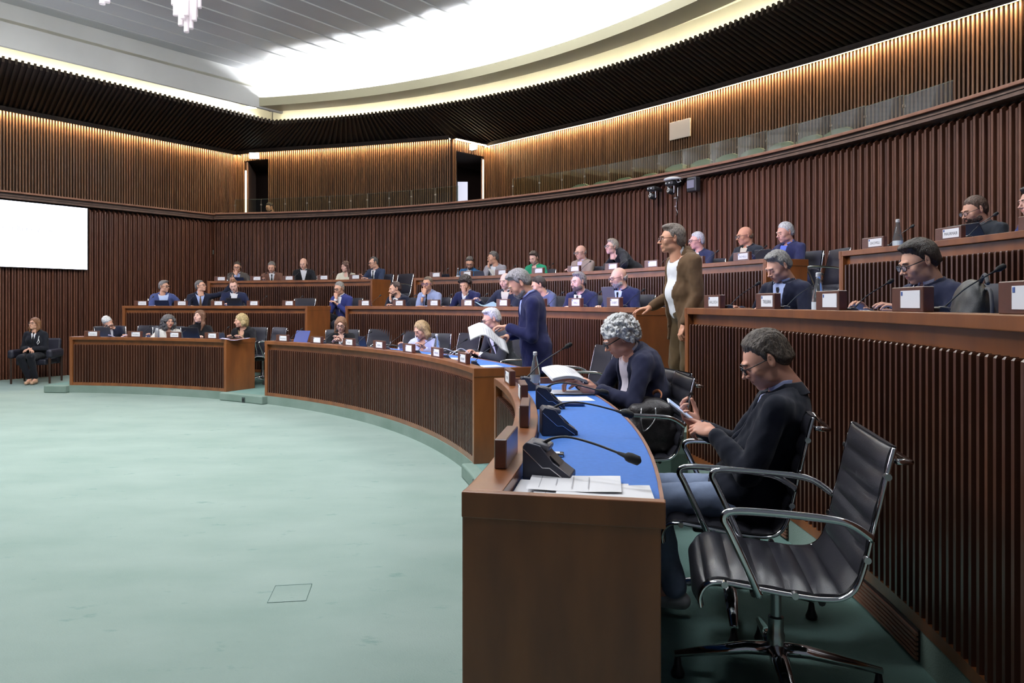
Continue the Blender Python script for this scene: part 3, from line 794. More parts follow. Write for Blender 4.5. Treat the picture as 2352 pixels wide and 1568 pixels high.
used = {'h': False, 'l': False}
def chair(loc, rz, label, grp, hi=False):
    src = chair_hi if hi else chair_lo; k = 'h' if hi else 'l'
    o = src if not used[k] else copy_tree(src)
    used[k] = True; o.location = loc; o.rotation_euler.z = rz; o.scale = (1.05, 1.05, 1.05)
    return tag(o, label, 'chair', grp)

# ================================================================== organic shapes: smooth solids turned into one surface
class Field:
    def __init__(s, lo, hi, h):
        s.lo = np.array(lo, float); s.h = h
        n = np.maximum(np.ceil((np.array(hi, float) - s.lo) / h).astype(int) + 1, 4)
        s.ax = [s.lo[i] + h * np.arange(n[i]) for i in range(3)]
        s.d = np.full(tuple(n), 1.0, np.float32)
    def sub(s, lo, hi):
        sl = []
        for i in range(3):
            a = int(np.clip(np.floor((lo[i] - s.lo[i]) / s.h), 0, len(s.ax[i]) - 1)); b = int(np.clip(np.ceil((hi[i] - s.lo[i]) / s.h) + 1, a + 1, len(s.ax[i])))
            sl.append(slice(a, b))
        X = s.ax[0][sl[0]][:, None, None]; Y = s.ax[1][sl[1]][None, :, None]; Z = s.ax[2][sl[2]][None, None, :]
        return tuple(sl), X, Y, Z
    def comb(s, sl, d, k, sign=1):
        a = s.d[sl]
        if sign > 0:
            if k > 0:
                h = np.clip(0.5 + 0.5 * (d - a) / k, 0, 1); s.d[sl] = d * (1 - h) + a * h - k * h * (1 - h)
            else: s.d[sl] = np.minimum(a, d)
        else:
            if k > 0:
                h = np.clip(0.5 - 0.5 * (a + d) / k, 0, 1); s.d[sl] = a * (1 - h) - d * h + k * h * (1 - h)
            else: s.d[sl] = np.maximum(a, -d)
    def ell(s, c, r, k=0.02, R=None, sign=1):
        c = np.array(c, float); r = np.array(r, float); m = r.max() + k + 2 * s.h + 0.01
        sl, X, Y, Z = s.sub(c - m, c + m)
        x, y, z = X - c[0], Y - c[1], Z - c[2]
        if R is not None:
            R = np.array(R)
            x, y, z = (R[0][0] * x + R[1][0] * y + R[2][0] * z), (R[0][1] * x + R[1][1] * y + R[2][1] * z), (R[0][2] * x + R[1][2] * y + R[2][2] * z)
        k0 = np.sqrt((x / r[0]) ** 2 + (y / r[1]) ** 2 + (z / r[2]) ** 2) + 1e-6
        k1 = np.sqrt((x / r[0] ** 2) ** 2 + (y / r[1] ** 2) ** 2 + (z / r[2] ** 2) ** 2) + 1e-6
        s.comb(sl, (k0 * (k0 - 1) / k1).astype(np.float32), k, sign)
    def cap(s, a, b, ra, rb=None, k=0.02, sign=1):
        rb = ra if rb is None else rb
        a = np.array(a, float); b = np.array(b, float); m = max(ra, rb) + k + 2 * s.h + 0.01
        sl, X, Y, Z = s.sub(np.minimum(a, b) - m, np.maximum(a, b) + m)
        ab = b - a; L = (ab @ ab) + 1e-9
        t = np.clip(((X - a[0]) * ab[0] + (Y - a[1]) * ab[1] + (Z - a[2]) * ab[2]) / L, 0, 1)
        d = np.sqrt((X - a[0] - t * ab[0]) ** 2 + (Y - a[1] - t * ab[1]) ** 2 + (Z - a[2] - t * ab[2]) ** 2) - (ra + (rb - ra) * t)
        s.comb(sl, d.astype(np.float32), k, sign)
    def box(s, c, hf, r=0.02, k=0.02, sign=1):
        c = np.array(c, float); hf = np.array(hf, float); m = hf + r + k + 2 * s.h + 0.01
        sl, X, Y, Z = s.sub(c - m, c + m)
        qx, qy, qz = np.abs(X - c[0]) - hf[0] + r, np.abs(Y - c[1]) - hf[1] + r, np.abs(Z - c[2]) - hf[2] + r
        d = np.sqrt(np.maximum(qx, 0) ** 2 + np.maximum(qy, 0) ** 2 + np.maximum(qz, 0) ** 2) + np.minimum(np.maximum(qx, np.maximum(qy, qz)), 0) - r
        s.comb(sl, d.astype(np.float32), k, sign)
    def grid(s): return s.ax[0][:, None, None], s.ax[1][None, :, None], s.ax[2][None, None, :]
    def noise(s, amp, fr, seed=0, st=(1, 1, 1)):
        X, Y, Z = s.grid(); X = X * st[0]; Y = Y * st[1]; Z = Z * st[2]; o = 1.7 * seed
        w = np.sin(fr * (X + 0.7 * Y) + o) * np.sin(fr * (0.9 * Z - 0.5 * X) + 2.1 * o + 1) + \
            0.6 * np.sin(1.9 * fr * (Y - 0.4 * Z) + o) * np.sin(1.7 * fr * (X + 0.6 * Z) + 0.7 * o) + \
            0.4 * np.sin(3.3 * fr * (X * 0.8 + Z * 0.5) + o) * np.sin(2.9 * fr * (Y + 0.3 * Z) + 1.3 * o)
        s.d = s.d + (amp * w).astype(np.float32)
    def mesh(s):
        d = s.d; h = s.h; ins = d < 0
        sh = tuple(n - 1 for n in d.shape)
        cnt = np.zeros(sh, np.int8); acc = np.zeros(sh + (3,), np.float32)
        def cs(i, j, k): return (slice(i, i + sh[0]), slice(j, j + sh[1]), slice(k, k + sh[2]))
        for ax in range(3):
            o1, o2 = [q for q in range(3) if q != ax]
            for u in (0, 1):
                for v in (0, 1):
                    A = [0, 0, 0]; A[o1] = u; A[o2] = v; B = list(A); B[ax] = 1
                    da, db = d[cs(*A)], d[cs(*B)]
                    m = (da < 0) != (db < 0)
                    t = np.where(m, da / np.where(m, da - db, 1), 0)
                    cnt += m; acc[..., ax] += t
                    if u: acc[..., o1] += m
                    if v: acc[..., o2] += m
        cell = cnt > 0; idx = np.full(sh, -1, np.int64); n = int(cell.sum()); idx[cell] = np.arange(n)
        V = acc[cell] / cnt[cell][:, None] + np.argwhere(cell); V = V * h + s.lo
        Fs = []
        for ax in range(3):
            o1, o2 = (ax + 1) % 3, (ax + 2) % 3
            sa = [slice(None)] * 3; sb = [slice(None)] * 3; sa[ax] = slice(0, -1); sb[ax] = slice(1, None)
            a, b = ins[tuple(sa)], ins[tuple(sb)]
            w = np.argwhere(a != b); w = w[(w[:, o1] > 0) & (w[:, o2] > 0) & (w[:, o1] < sh[o1]) & (w[:, o2] < sh[o2])]
            if not len(w): continue
            fl = a[tuple(w.T)]
            def g(u, v):
                q = w.copy(); q[:, o1] -= u; q[:, o2] -= v; return idx[tuple(q.T)]
            q = np.stack([g(1, 1), g(0, 1), g(0, 0), g(1, 0)], 1)
            q[~fl] = q[~fl][:, ::-1]; Fs.append(q)
        Fq = np.concatenate(Fs) if Fs else np.zeros((0, 4), int)
        Fq = Fq[(Fq >= 0).all(1)]
        return V.astype(np.float64), Fq

def relax(V, Fq, it=1, lam=0.5):
    if not len(Fq): return V
    for _ in range(it):
        S = np.zeros_like(V); C = np.zeros(len(V))
        for k in range(4):
            a, b = Fq[:, k], Fq[:, (k + 1) % 4]
            for i in range(3): S[:, i] += np.bincount(a, V[b, i], len(V)) + np.bincount(b, V[a, i], len(V))
            C += np.bincount(a, minlength=len(V)) + np.bincount(b, minlength=len(V))
        V = V * (1 - lam) + lam * S / np.maximum(C, 1)[:, None]
    return V

def npmesh(name, parts, mats, parent=None, smooth=True):
    """parts: list of (V, F, material indices or int)"""
    vs, fs, ms = [], [], []; n = 0
    for V, Fq, mi in parts:
        V = np.asarray(V, float)
        if not len(V): continue
        vs.append(V); fs.append(np.asarray(Fq) + n); n += len(V)
        ms.append(np.full(len(Fq), mi) if np.isscalar(mi) else np.asarray(mi))
    V = np.concatenate(vs); F_ = np.concatenate(fs); Mi = np.concatenate(ms)
    me = bpy.data.meshes.new(name)
    me.vertices.add(len(V)); me.vertices.foreach_set('co', V.astype(np.float32).ravel())
    me.loops.add(len(F_) * 4); me.loops.foreach_set('vertex_index', F_.astype(np.int32).ravel())
    me.polygons.add(len(F_)); me.polygons.foreach_set('loop_start', np.arange(0, len(F_) * 4, 4, dtype=np.int32))
    me.polygons.foreach_set('loop_total', np.full(len(F_), 4, np.int32))
    for m in (mats if isinstance(mats, (list, tuple)) else [mats]): me.materials.append(m)
    me.polygons.foreach_set('material_index', Mi.astype(np.int32))
    me.polygons.foreach_set('use_smooth', np.full(len(F_), smooth))
    me.update(calc_edges=True)
    me.validate()
    o = bpy.data.objects.new(name, me); COL.objects.link(o)
    if parent: o.parent = parent
    return o

def uvsphere(c, r, n=10, m=8):
    V = []
    for i in range(m + 1):
        p = pi * i / m
        for j in range(n):
            a = 2 * pi * j / n; V.append((c[0] + r * sin(p) * cos(a), c[1] + r * sin(p) * sin(a), c[2] + r * cos(p)))
    Fq = [(i * n + j, (i + 1) * n + j, (i + 1) * n + (j + 1) % n, i * n + (j + 1) % n) for i in range(m) for j in range(n)]
    return np.array(V), np.array(Fq)

def Rm(rx=0, ry=0, rz=0):
    return np.array(Euler((RAD(rx), RAD(ry), RAD(rz)), 'XYZ').to_matrix())

# ================================================================== PEOPLE
_mc = {}
def cmat(kind, col):
    """cloth / hair / skin material for a colour"""
    key = (kind,) + tuple(round(c, 3) for c in col)
    if key in _mc: return _mc[key]
    nm = kind + '_%d' % len(_mc)
    if kind == 'skin': col = tuple(min(0.85, c * 1.2) for c in col)
    if kind == 'cloth': m = mat(nm, col, 0.85, spec=0.2, nscale=60, namt=0.04, sheen=0.06, bump=0.12, bscale=350)
    elif kind == 'hair': m = mat(nm, col, 0.42, spec=0.5, nscale=170, namt=0.6, bump=0.8, bscale=300, stretch=(1, 0.45, 0.2))
    elif kind == 'skin': m = mat(nm, col, 0.48, spec=0.4, nscale=14, namt=0.05)
    else: m = mat(nm, col, 0.4, spec=0.4)
    if kind == 'skin':
        b = m.node_tree.nodes['Principled BSDF']; b.inputs['Subsurface Weight'].default_value = 0.0
    _mc[key] = m
    return m
EYEW = mat('eye_white', (0.70, 0.68, 0.66), 0.2); EYEI = mat('iris', (0.035, 0.022, 0.015), 0.12)
LENS = mat('lens', (0.7, 0.75, 0.85), 0.03, alpha=0.18, spec=0.8)

def head_field(P, h):
    """head in its own frame: origin between the ears at eye height, face towards -Y"""
    w = P.get('hw', 1.0); jw = P.get('jaw', 1.0); ns = P.get('nose', 0.82); ch = P.get('chub', 0.0); fem = P.get('fem', False)
    f = Field((-0.10, -0.145, -0.205), (0.10, 0.125, 0.135), h)
    f.ell((0, 0.018, 0.030), (0.074 * w, 0.093, 0.084), 0)
    f.ell((0, -0.035, -0.015), (0.062 * w, 0.058, 0.075), 0.03)
    f.ell((0, -0.030, -0.065), ((0.052 + 0.012 * ch) * w * jw, 0.052, 0.046), 0.025)
    f.ell((0, -0.068, -0.098), (0.022 * jw, 0.020, 0.016 + 0.004 * ch), 0.022)
    for s in (-1, 1):
        f.ell((s * 0.044 * w, -0.062, -0.028), (0.020, 0.018, 0.020), 0.02)
        f.ell((s * 0.046 * w * jw, -0.010, -0.075), (0.014 + 0.006 * ch, 0.026, 0.022), 0.02)
    f.cap((-0.034, -0.087, 0.022), (0.034, -0.087, 0.022), 0.009 if not fem else 0.006, k=0.015)
    for s in (-1, 1): f.ell((s * 0.031, -0.103, 0.000), (0.019, 0.017, 0.012), 0.010, sign=-1)
    f.cap((0, -0.088, 0.008), (0, -0.108 - 0.006 * ns, -0.026), 0.0075, 0.0095 * ns, k=0.010)
    f.ell((0, -0.112 - 0.006 * ns, -0.030), (0.011 * ns, 0.011 * ns, 0.009 * ns), 0.008)
    for s in (-1, 1): f.ell((s * 0.0125 * ns, -0.101, -0.034), (0.008, 0.010, 0.007), 0.006)
    # mouth
    f.ell((0, -0.084, -0.060), (0.027, 0.012, 0.019), 0.016)
    f.cap((-0.017, -0.0935, -0.0562), (0.017, -0.0935, -0.0562), 0.0036, k=0.006)
    f.cap((-0.013, -0.0925, -0.0655), (0.013, -0.0925, -0.0655), 0.0046, k=0.006)
    f.cap((-0.023, -0.0995, -0.0606), (0.023, -0.0995, -0.0606), 0.0024, k=0.003, sign=-1)
    # lids
    for s in (-1, 1):
        f.ell((s * 0.031, -0.0795, 0.001), (0.0145, 0.0135, 0.0125), 0.003)
    if not P.get('closed', False):
        for s in (-1, 1): f.ell((s * 0.031, -0.094, -0.0010), (0.0120, 0.012, 0.0038), 0.002, sign=-1)
    # ears
    for s in (-1, 1):
        R = Rm(-12, 0, s * 22)
        f.ell((s * 0.080 * w, 0.012, -0.004), (0.0065, 0.018, 0.031), 0.006, R=R)
        f.ell((s * 0.088 * w, 0.007, 0.001), (0.006, 0.010, 0.018), 0.004, R=R, sign=-1)
    # neck
    nr = P.get('neck', 0.056 if not fem else 0.047)
    f.cap((0, 0.022, -0.06), (0, 0.040, -0.20), nr * 0.96, nr * 1.08, k=0.022)
    return f

def hair_field(P, h):
    st = P.get('hair', 'short'); w = P.get('hw', 1.0); seed = P.get('seed', 1); t = P.get('ht', 0.012)
    big = st in ('long', 'bob', 'curlylong', 'afro', 'longfull')
    lo = (-0.15, -0.16, -0.40 if st in ('long', 'longfull') else -0.26) if big else (-0.12, -0.13, -0.15)
    f = Field(lo, (0.15, 0.17, 0.19) if big else (0.12, 0.15, 0.17), h)
    X, Y, Z = f.grid()
    ts = t * (0.35 if st in ('short', 'wavy', 'receding', 'swept') else 1.0)
    f.ell((0, 0.020, 0.032), (0.0765 * w + ts, 0.095 + t * (0.65 if ts < t else 1), 0.085 + t * 1.25), 0)
    f.ell((0, 0.050, -0.020), (0.066 * w + ts * 0.8, 0.062 + t * 0.55, 0.060), 0.02)
    hl = P.get('hairline', 0.081)
    if st in ('short', 'receding', 'wavy', 'fringe', 'bald', 'swept', 'curly'):
        if st in ('wavy', 'swept', 'curly'):
            f.ell((0.010, -0.034, 0.106), (0.056 * w, 0.050, 0.016 + t * 0.5), 0.03)
        # lower boundary of the hair as a function of depth y
        ys = np.array([-0.13, -0.085, -0.055, -0.030, -0.012, 0.002, 0.012, 0.035, 0.060, 0.090, 0.13])
        zs = np.array([hl - 0.002, hl - 0.002, hl - 0.012, 0.042, -0.004, -0.020, 0.026, -0.030, -0.062, -0.070, -0.07])
        if st == 'fringe': zs[:3] = (0.034, 0.034, 0.036)
        if P.get('side', 0): zs[3:6] -= P['side']
        if P.get('nape', 0): zs[7:] -= P['nape']
        zl = np.interp(Y, ys, zs)
        if st != 'curly': f.d = f.d + ((t - 0.0015) * 0.9 * np.clip(1 - (Z - zl) / 0.036, 0, 1)).astype(np.float32)
        f.d = np.maximum(f.d, ((zl - Z) * 0.75 + 0.0018 * np.sin(X * 330 + seed) * np.sin(Y * 290)).astype(np.float32))
        if st == 'receding':
            rc = P.get('rec', 0.05)
            for s in (-1, 1): f.ell((s * 0.050 * w, -0.085, 0.085), (0.034, rc, 0.050), 0.010, sign=-1)
            f.ell((0, -0.115, 0.075), (0.06, 0.048, 0.05), 0.01, sign=-1)
        if st == 'bald':
            bt = P.get('bald_top', 0.030)
            # keep only the ring round the sides and back
            f.d = f.d + 0.005
            q = np.sqrt(X ** 2 + (Y - 0.02) ** 2)
            f.d = np.maximum(f.d, (Z - bt - 0.25 * (Y - 0.05)).astype(np.float32) * 0.8)
        if st == 'curly':
            for i in range(110):
                a = rng.uniform(-pi, pi); e = rng.uniform(-0.35, 1.45)
                u = np.array((cos(a) * cos(e), sin(a) * cos(e), sin(e)))
                p = np.array((0, 0.022, 0.035)) + u * np.array((0.080 * w + t, 0.098 + t, 0.088 + t))
                if p[1] < -0.045 and p[2] < hl - 0.006: continue
                if p[2] < -0.03 and p[1] < 0.035: continue
                if abs(p[0]) > 0.06 and p[1] < 0.03 and p[2] < 0.035: continue
                f.ell(p, tuple(rng.uniform(0.009, 0.017, 3)), 0.003)
    elif st in ('bob', 'long', 'longfull'):
        L = {'bob': -0.125, 'long': -0.33, 'longfull': -0.36}[st] + P.get('dl', 0)
        wd = 0.020 if st != 'bob' else 0.026
        for s in (-1, 1):
            f.cap((s * (0.072 * w), 0.010, 0.03), (s * (0.080 * w + 0.006), 0.015, L * 0.55), 0.030, wd + 0.012, k=0.03)
            f.cap((s * (0.080 * w + 0.006), 0.015, L * 0.55), (s * 0.076, P.get('front', 0.0) - 0.01, L), wd + 0.012, wd * 0.55, k=0.03)
        f.cap((0, 0.070, 0.0), (0, 0.075, max(L, -0.25) * 0.85), 0.065, 0.055, k=0.04)
        # open the face
        fl = P.get('open', 0.058)
        f.ell((P.get('part', 0.0), -0.11, -0.045), (fl * w, 0.092, 0.112 + P.get('fr', 0)), 0.012, sign=-1)
        f.cap((0, 0.01, -0.09), (0, 0.0, -0.6), 0.058, 0.07, k=0.012, sign=-1)
    elif st in ('curlylong', 'afro'):
        n = 240 if st == 'curlylong' else 330
        f.ell((0, 0.03, 0.02), (0.108 * w, 0.115, 0.115), 0.02)
        if st == 'curlylong':
            f.ell((0, 0.035, -0.09), (0.125 * w, 0.105, 0.105), 0.04)
        rad = (0.122, 0.130, 0.126) if st == 'afro' else (0.125, 0.125, 0.13)
        f.ell((0, -0.11, -0.045 if st == 'curlylong' else -0.055), (0.060 * w, 0.098, 0.105 if st == 'curlylong' else 0.100), 0.012, sign=-1)
        if st == 'afro':
            zl = np.interp(Y, [-0.15, -0.03, 0.0, 0.03, 0.15], [0.045, 0.035, 0.0, -0.045, -0.105])
            f.d = np.maximum(f.d, ((zl - Z) * 0.75).astype(np.float32))
        for i in range(n):
            a = rng.uniform(-pi, pi); e = rng.uniform(-1.2 if st == 'curlylong' else -0.75, 1.5)
            u = np.array((cos(a) * cos(e), sin(a) * cos(e), sin(e)))
            c0 = np.array((0, 0.03, 0.02 if st == 'afro' else -0.02))
            p = c0 + u * np.array(rad) * (1 if st == 'afro' else (1 + 0.25 * max(0, -u[2])))
            if p[1] < -0.035 and p[2] < 0.075 and abs(p[0]) < 0.062: continue
            if st == 'afro' and p[2] < np.interp(p[1], [-0.15, -0.03, 0.0, 0.03, 0.15], [0.055, 0.045, 0.01, -0.04, -0.09]): continue
            f.ell(p, tuple(rng.uniform(0.012, 0.026, 3) * (1 if st == 'curlylong' else 0.70)), 0.005)
        f.cap((0, 0.01, -0.10), (0, 0.0, -0.3), 0.060, 0.08, k=0.01, sign=-1)
    if st not in ('curly', 'afro', 'curlylong'):
        amp = P.get('hn', 0.0020); f.noise(amp, P.get('hfr', 85), seed, (1.0, 0.45, 0.45)); f.noise(amp * 0.6, 230, seed + 3, (1.0, 0.30, 0.40)); f.noise(amp * 0.35, 420, seed + 6, (1.0, 0.25, 0.35))
    else: f.noise(0.0022, 220, seed)
    return f

def beard_field(P, h):
    f = Field((-0.09, -0.13, -0.14), (0.09, 0.05, 0.03), h)
    w = P.get('hw', 1.0); jw = P.get('jaw', 1.0); ch = P.get('chub', 0.0); t = P.get('bt', 0.005)
    f.ell((0, -0.030, -0.066), ((0.053 + 0.012 * ch) * w * jw + t, 0.053 + t, 0.047 + t), 0)
    f.ell((0, -0.068, -0.098), (0.023 * jw + t, 0.021 + t, 0.017 + 0.004 * ch + t), 0.022)
    f.ell((0, -0.088, -0.060), (0.028 + t, 0.013 + t, 0.020 + t), 0.014)
    for s in (-1, 1): f.ell((s * 0.047 * w * jw, -0.010, -0.075), (0.015 + t + 0.006 * ch, 0.027, 0.023), 0.02)
    X, Y, Z = f.grid()
    zl = np.interp(Y, [-0.12, -0.07, -0.04, 0.0, 0.02], [-0.044, -0.052, -0.045, -0.010, 0.0])
    f.d = np.maximum(f.d, ((Z - zl) * 0.8 + 0 * X).astype(np.float32))
    f.d = np.maximum(f.d, ((Y - 0.008) + 0 * X + 0 * Z).astype(np.float32))
    f.ell((0, -0.103, -0.060), (0.020, 0.016, 0.0095), 0.003, sign=-1)
    f.noise(0.0012, 260, 2)
    return f

_hc = {}
def xf(V, R, T, sc=1.0): return (V * sc) @ np.array(R).T + np.array(T)

def hand_mesh(h, curl=0.5, spread=0.12, thumb=0.6, side=1, point=False, nails=False):
    """hand frame: wrist at origin, fingers along +Z, palm towards -Y, thumb on side*X"""
    f = Field((-0.085, -0.10, -0.06), (0.085, 0.06, 0.215), h)
    f.cap((0, 0.0, -0.04), (0, 0, 0.01), 0.024, 0.023, k=0.01)
    f.ell((0.0, 0.0, 0.048), (0.038, 0.0145, 0.047), 0.015)
    f.ell((side * 0.024, -0.008, 0.030), (0.016, 0.014, 0.030), 0.012)
    L = [(0.040, 0.024, 0.020), (0.045, 0.028, 0.021), (0.041, 0.026, 0.020), (0.032, 0.020, 0.018)]
    xs = [0.0285, 0.0095, -0.0095, -0.0275]; zb = [0.082, 0.087, 0.083, 0.074]
    for i in range(4):
        x = side * xs[i]; p = np.array((x, 0.0, zb[i])); c = curl * (1 + 0.12 * i) if not (point and i == 0) else 0.12
        ang = 0.0; sp = side * spread * (1.5 - i) / 1.5 * 0.5
        for j in range(3):
            ang += c * (0.75, 1.0, 0.65)[j]
            dr = np.array((sin(sp) * cos(ang), -sin(ang), cos(ang) * cos(sp)))
            q = p + dr * L[i][j]; r0 = (0.0092, 0.0083, 0.0075)[j] * (0.9 if i == 3 else 1); r1 = (0.0083, 0.0075, 0.0062)[j] * (0.9 if i == 3 else 1)
            f.cap(p, q, r0, r1, k=0.002 if j else 0.006); p = q
    p = np.array((side * 0.030, -0.008, 0.022)); a = 0.75 * (1 - 0.35 * thumb)
    for j, (l, r0, r1) in enumerate(((0.038, 0.0125, 0.0105), (0.032, 0.0105, 0.0095), (0.024, 0.0095, 0.0075))):
        dr = np.array((side * sin(a), -0.25 - 0.55 * thumb * (j + 1) / 3, cos(a))); dr /= np.linalg.norm(dr)
        q = p + dr * l; f.cap(p, q, r0, r1, k=0.004); p = q; a -= 0.32 * (0.6 + thumb)
    return f.mesh()

def frame_from(z, y):
    """rotation whose +Z is z and whose +Y is near y"""
    z = Vector(z).normalized(); y = Vector(y); y = (y - z * y.dot(z)).normalized(); x = y.cross(z)
    return np.array(((x.x, y.x, z.x), (x.y, y.y, z.y), (x.z, y.z, z.z)))

def ik(S, T, l1, l2, hint):
    S, T, hint = Vector(S), Vector(T), Vector(hint)
    d = T - S; L = min(d.length, (l1 + l2) * 0.995); u = d.normalized(); T = S + u * L
    a = (l1 * l1 - l2 * l2 + L * L) / (2 * L); hh = sqrt(max(l1 * l1 - a * a, 0))
    n = hint - u * hint.dot(u); n = n.normalized() if n.length > 1e-6 else Vector((0, 0, -1))
    return S + u * a + n * hh, T

def glasses(root, M, col, w=1.0, lens=False, thick=0.0022, half=False):
    m = MB(); c = M
    def T(p): return c @ Vector(p)
    for s in (-1, 1):
        pts = []
        for k in range(14):
            a = 2 * pi * k / 14; pts.append(T((s * 0.033 + 0.0235 * cos(a), -0.108 + 0.004 * abs(cos(a)), -0.001 + 0.0175 * (abs(sin(a)) ** 0.8) * (1 if sin(a) > 0 else -1))))
        m.tube(pts, thick, 6, closed=True)
        m.tube([T((s * 0.056, -0.104, 0.006)), T((s * 0.074 * w, -0.080, 0.006)), T((s * 0.080 * w, 0.0, 0.008)), T((s * 0.080 * w, 0.022, -0.008))], thick * 0.95, 6)
    m.tube([T((-0.010, -0.108, 0.003)), T((0, -0.112, 0.006)), T((0.010, -0.108, 0.003))], thick, 6)
    o = m.build('glasses', col, root, smooth=True)
    if lens:
        e = MB()
        for s in (-1, 1):
            e.add([T((s * 0.033 + 0.0225 * cos(2 * pi * k / 14), -0.107, -0.001 + 0.0165 * sin(2 * pi * k / 14))) for k in range(14)], [tuple(range(14))])
        e.build('lens', LENS, o)
    return o

def person(label, P, loc, rz, group=None):
    """P: pose and look. Local frame: facing -Y, +X is the person's left. Seated: seat at z=0.46; standing: feet at z=0"""
    root = thing('person', label, 'person', loc, rz, group)
    near = P.get('near', 0)                       # 0 far, 1 middle, 2 close
    hh = (0.0062, 0.0042, 0.0030)[near]; hc = (0.0125, 0.0100, 0.0085)[near]; hd = (0.0058, 0.0044, 0.0034)[near]
    sc = P.get('sc', 1.0); fem = P.get('fem', False); bulk = P.get('bulk', 1.0)
    sit = P.get('sit', True)
    hipz = 0.53 if sit else 0.93 * sc
    lean = P.get('lean', 12); tilt = P.get('roll', 0); twist = P.get('twist', 0)
    Rt = Rm(lean, tilt, twist)                    # trunk rotation; positive lean bends towards -Y
    Rt = np.array(Euler((RAD(lean), RAD(tilt), 0)).to_matrix()) @ Rm(0, 0, twist)
    hipz += P.get('dz', 0.0)
    pel = np.array((P.get('px', 0.0), P.get('py', 0.0), hipz))
    def TR(x, y, z): return pel + Rt @ np.array((x, y, z)) * sc
    hunch = P.get('hunch', 0.0)
    sw = 0.178 * (0.88 if fem else 1.0) * P.get('sw', 1.0)
    chest = TR(0, 0, 0.30); neckb = TR(0, 0.01 - hunch * 0.5, 0.475); 
    SH = [TR(s * sw, 0.005 - hunch, 0.405 + P.get('shrug', 0) * (0.03)) for s in (-1, 1)]
    # head
    hy, hp, hr = P.get('yaw', 0), P.get('pitch', 8), P.get('hroll', 0)
    Rh = Rm(0, 0, hy) @ Rm(hp, 0, 0) @ Rm(0, hr, 0)
    Hc = TR(0, -0.025 - hunch - P.get('poke', 0), 0.50) + np.array((0, 0, P.get('nk', 0.094) * sc)) + Rh @ np.array((0, -0.02, 0.02))
    hs = P.get('hs', 1.0) * (0.96 if fem else 1.0)
    skin = cmat('skin', P.get('skin', (0.50, 0.27, 0.19))); lip = cmat('lip', P.get('lips', tuple(c * f_ for c, f_ in zip(P.get('skin', (0.50, 0.27, 0.19)), (0.85, 0.62, 0.62)))))
    hairc = P.get('hairc', (0.05, 0.035, 0.028))
    hf = head_field(P, hh); V, Fq = hf.mesh()
    cen = V[Fq].mean(1)
    mi = np.zeros(len(Fq), int)
    lp = (np.abs(cen[:, 0]) < 0.024) & (cen[:, 1] < -0.086) & (np.abs(cen[:, 2] + 0.0606) < 0.0078 - 7 * cen[:, 0] ** 2)
    mi[lp] = 1
    parts = [(xf(V, Rh, Hc, hs), Fq, mi)]
    if not P.get('closed', False):
        look = P.get('look', (0, -1, -0.25))
        for s in (-1, 1):
            e = np.array((s * 0.031, -0.0795, 0.001)); Ve, Fe = uvsphere(e, 0.0122, 12, 10)
            cz = Ve[Fe].mean(1) - e; cz /= np.linalg.norm(cz, axis=1)[:, None] + 1e-9
            lk = np.array(look) / np.linalg.norm(look)
            parts.append((xf(Ve, Rh, Hc, hs), Fe, np.where(cz @ lk > 0.86, 3, 2)))
    # legs
    HJ = [pel + np.array((s * 0.09, 0, -0.02)) for s in (-1, 1)]
    legs = P.get('legs')
    if legs is None:
        if sit: legs = [((s * 0.14, -0.43, 0.50), (s * 0.13, -0.40, 0.09)) for s in (-1, 1)]
        else: legs = [((s * 0.10, -0.03, 0.49 * sc), (s * 0.11, 0.02, 0.08)) for s in (-1, 1)]
        legs = [((k[0] + pel[0], k[1] + pel[1], k[2]), (a[0] + pel[0], a[1] + pel[1], a[2])) for k, a in legs]
    # arms
    ul, fl = 0.29 * sc, 0.255 * sc
    arms = []
    for i, s in enumerate((-1, 1)):
        tgt = P.get('hands', {}).get(s, None)
        if tgt is None: tgt = (s * 0.13, -0.40, 0.80) if sit else (s * 0.24, -0.04, 0.72 * sc)
        hint = P.get('hint', {}).get(s, (s * 0.5, 0.25, -1))
        E_, W_ = ik(SH[i], tgt, ul, fl, hint); arms.append((SH[i], np.array(E_), np.array(W_)))
    # body core: coarse, inside the clothes
    lo = np.min([SH[0], SH[1], pel] + [a[1] for a in arms] + [a[2] for a in arms] + [l[0] for l in legs] + [l[1] for l in legs], 0) - 0.16
    hi = np.max([SH[0], SH[1], neckb, pel] + [a[1] for a in arms] + [a[2] for a in arms], 0) + 0.14
    b = Field(lo, hi, 0.017)
    ca = TR(0, 0.004 - hunch * 0.65, 0.462); cb = Hc + Rh @ np.array((0, 0.034, -0.105)); cbk = P.get('ck', 0.42)
    c0 = ca * (1 - cbk) + cb * cbk; nup = (Hc + Rh @ np.array((0, 0.03, -0.08))) - ca; nup = nup / np.linalg.norm(nup)
    fwd = Rt @ np.array((0, -1, 0)); fwd = fwd - nup * (fwd @ nup); fwd /= np.linalg.norm(fwd); sdv = np.cross(nup, fwd)
    def torso(f, t=0.0, k=0.05, ex=0.0):
        q = bulk
        f.ell(TR(0, 0.0, 0.33), (0.150 * q * (0.92 if fem else 1) + t, 0.100 * q + t, 0.155 + t), 0, R=Rt)
        f.cap(TR(-sw * 0.74, 0.01 - hunch * 0.8, 0.395), TR(0, 0.015 - hunch * 0.7, 0.432), 0.052 + t, 0.060 + t, k=k)
        f.cap(TR(sw * 0.74, 0.01 - hunch * 0.8, 0.395), TR(0, 0.015 - hunch * 0.7, 0.432), 0.052 + t, 0.060 + t, k=k)
        f.ell(TR(0, -0.015 * q, 0.15), (0.140 * q + t, (0.098 + 0.10 * (q - 1)) * q + t, 0.15 + t), k, R=Rt)
        f.ell(TR(0, 0.0, 0.01), (0.158 * (0.5 + 0.5 * q) + t, 0.108 * q + t, 0.12 + t), k, R=Rt)
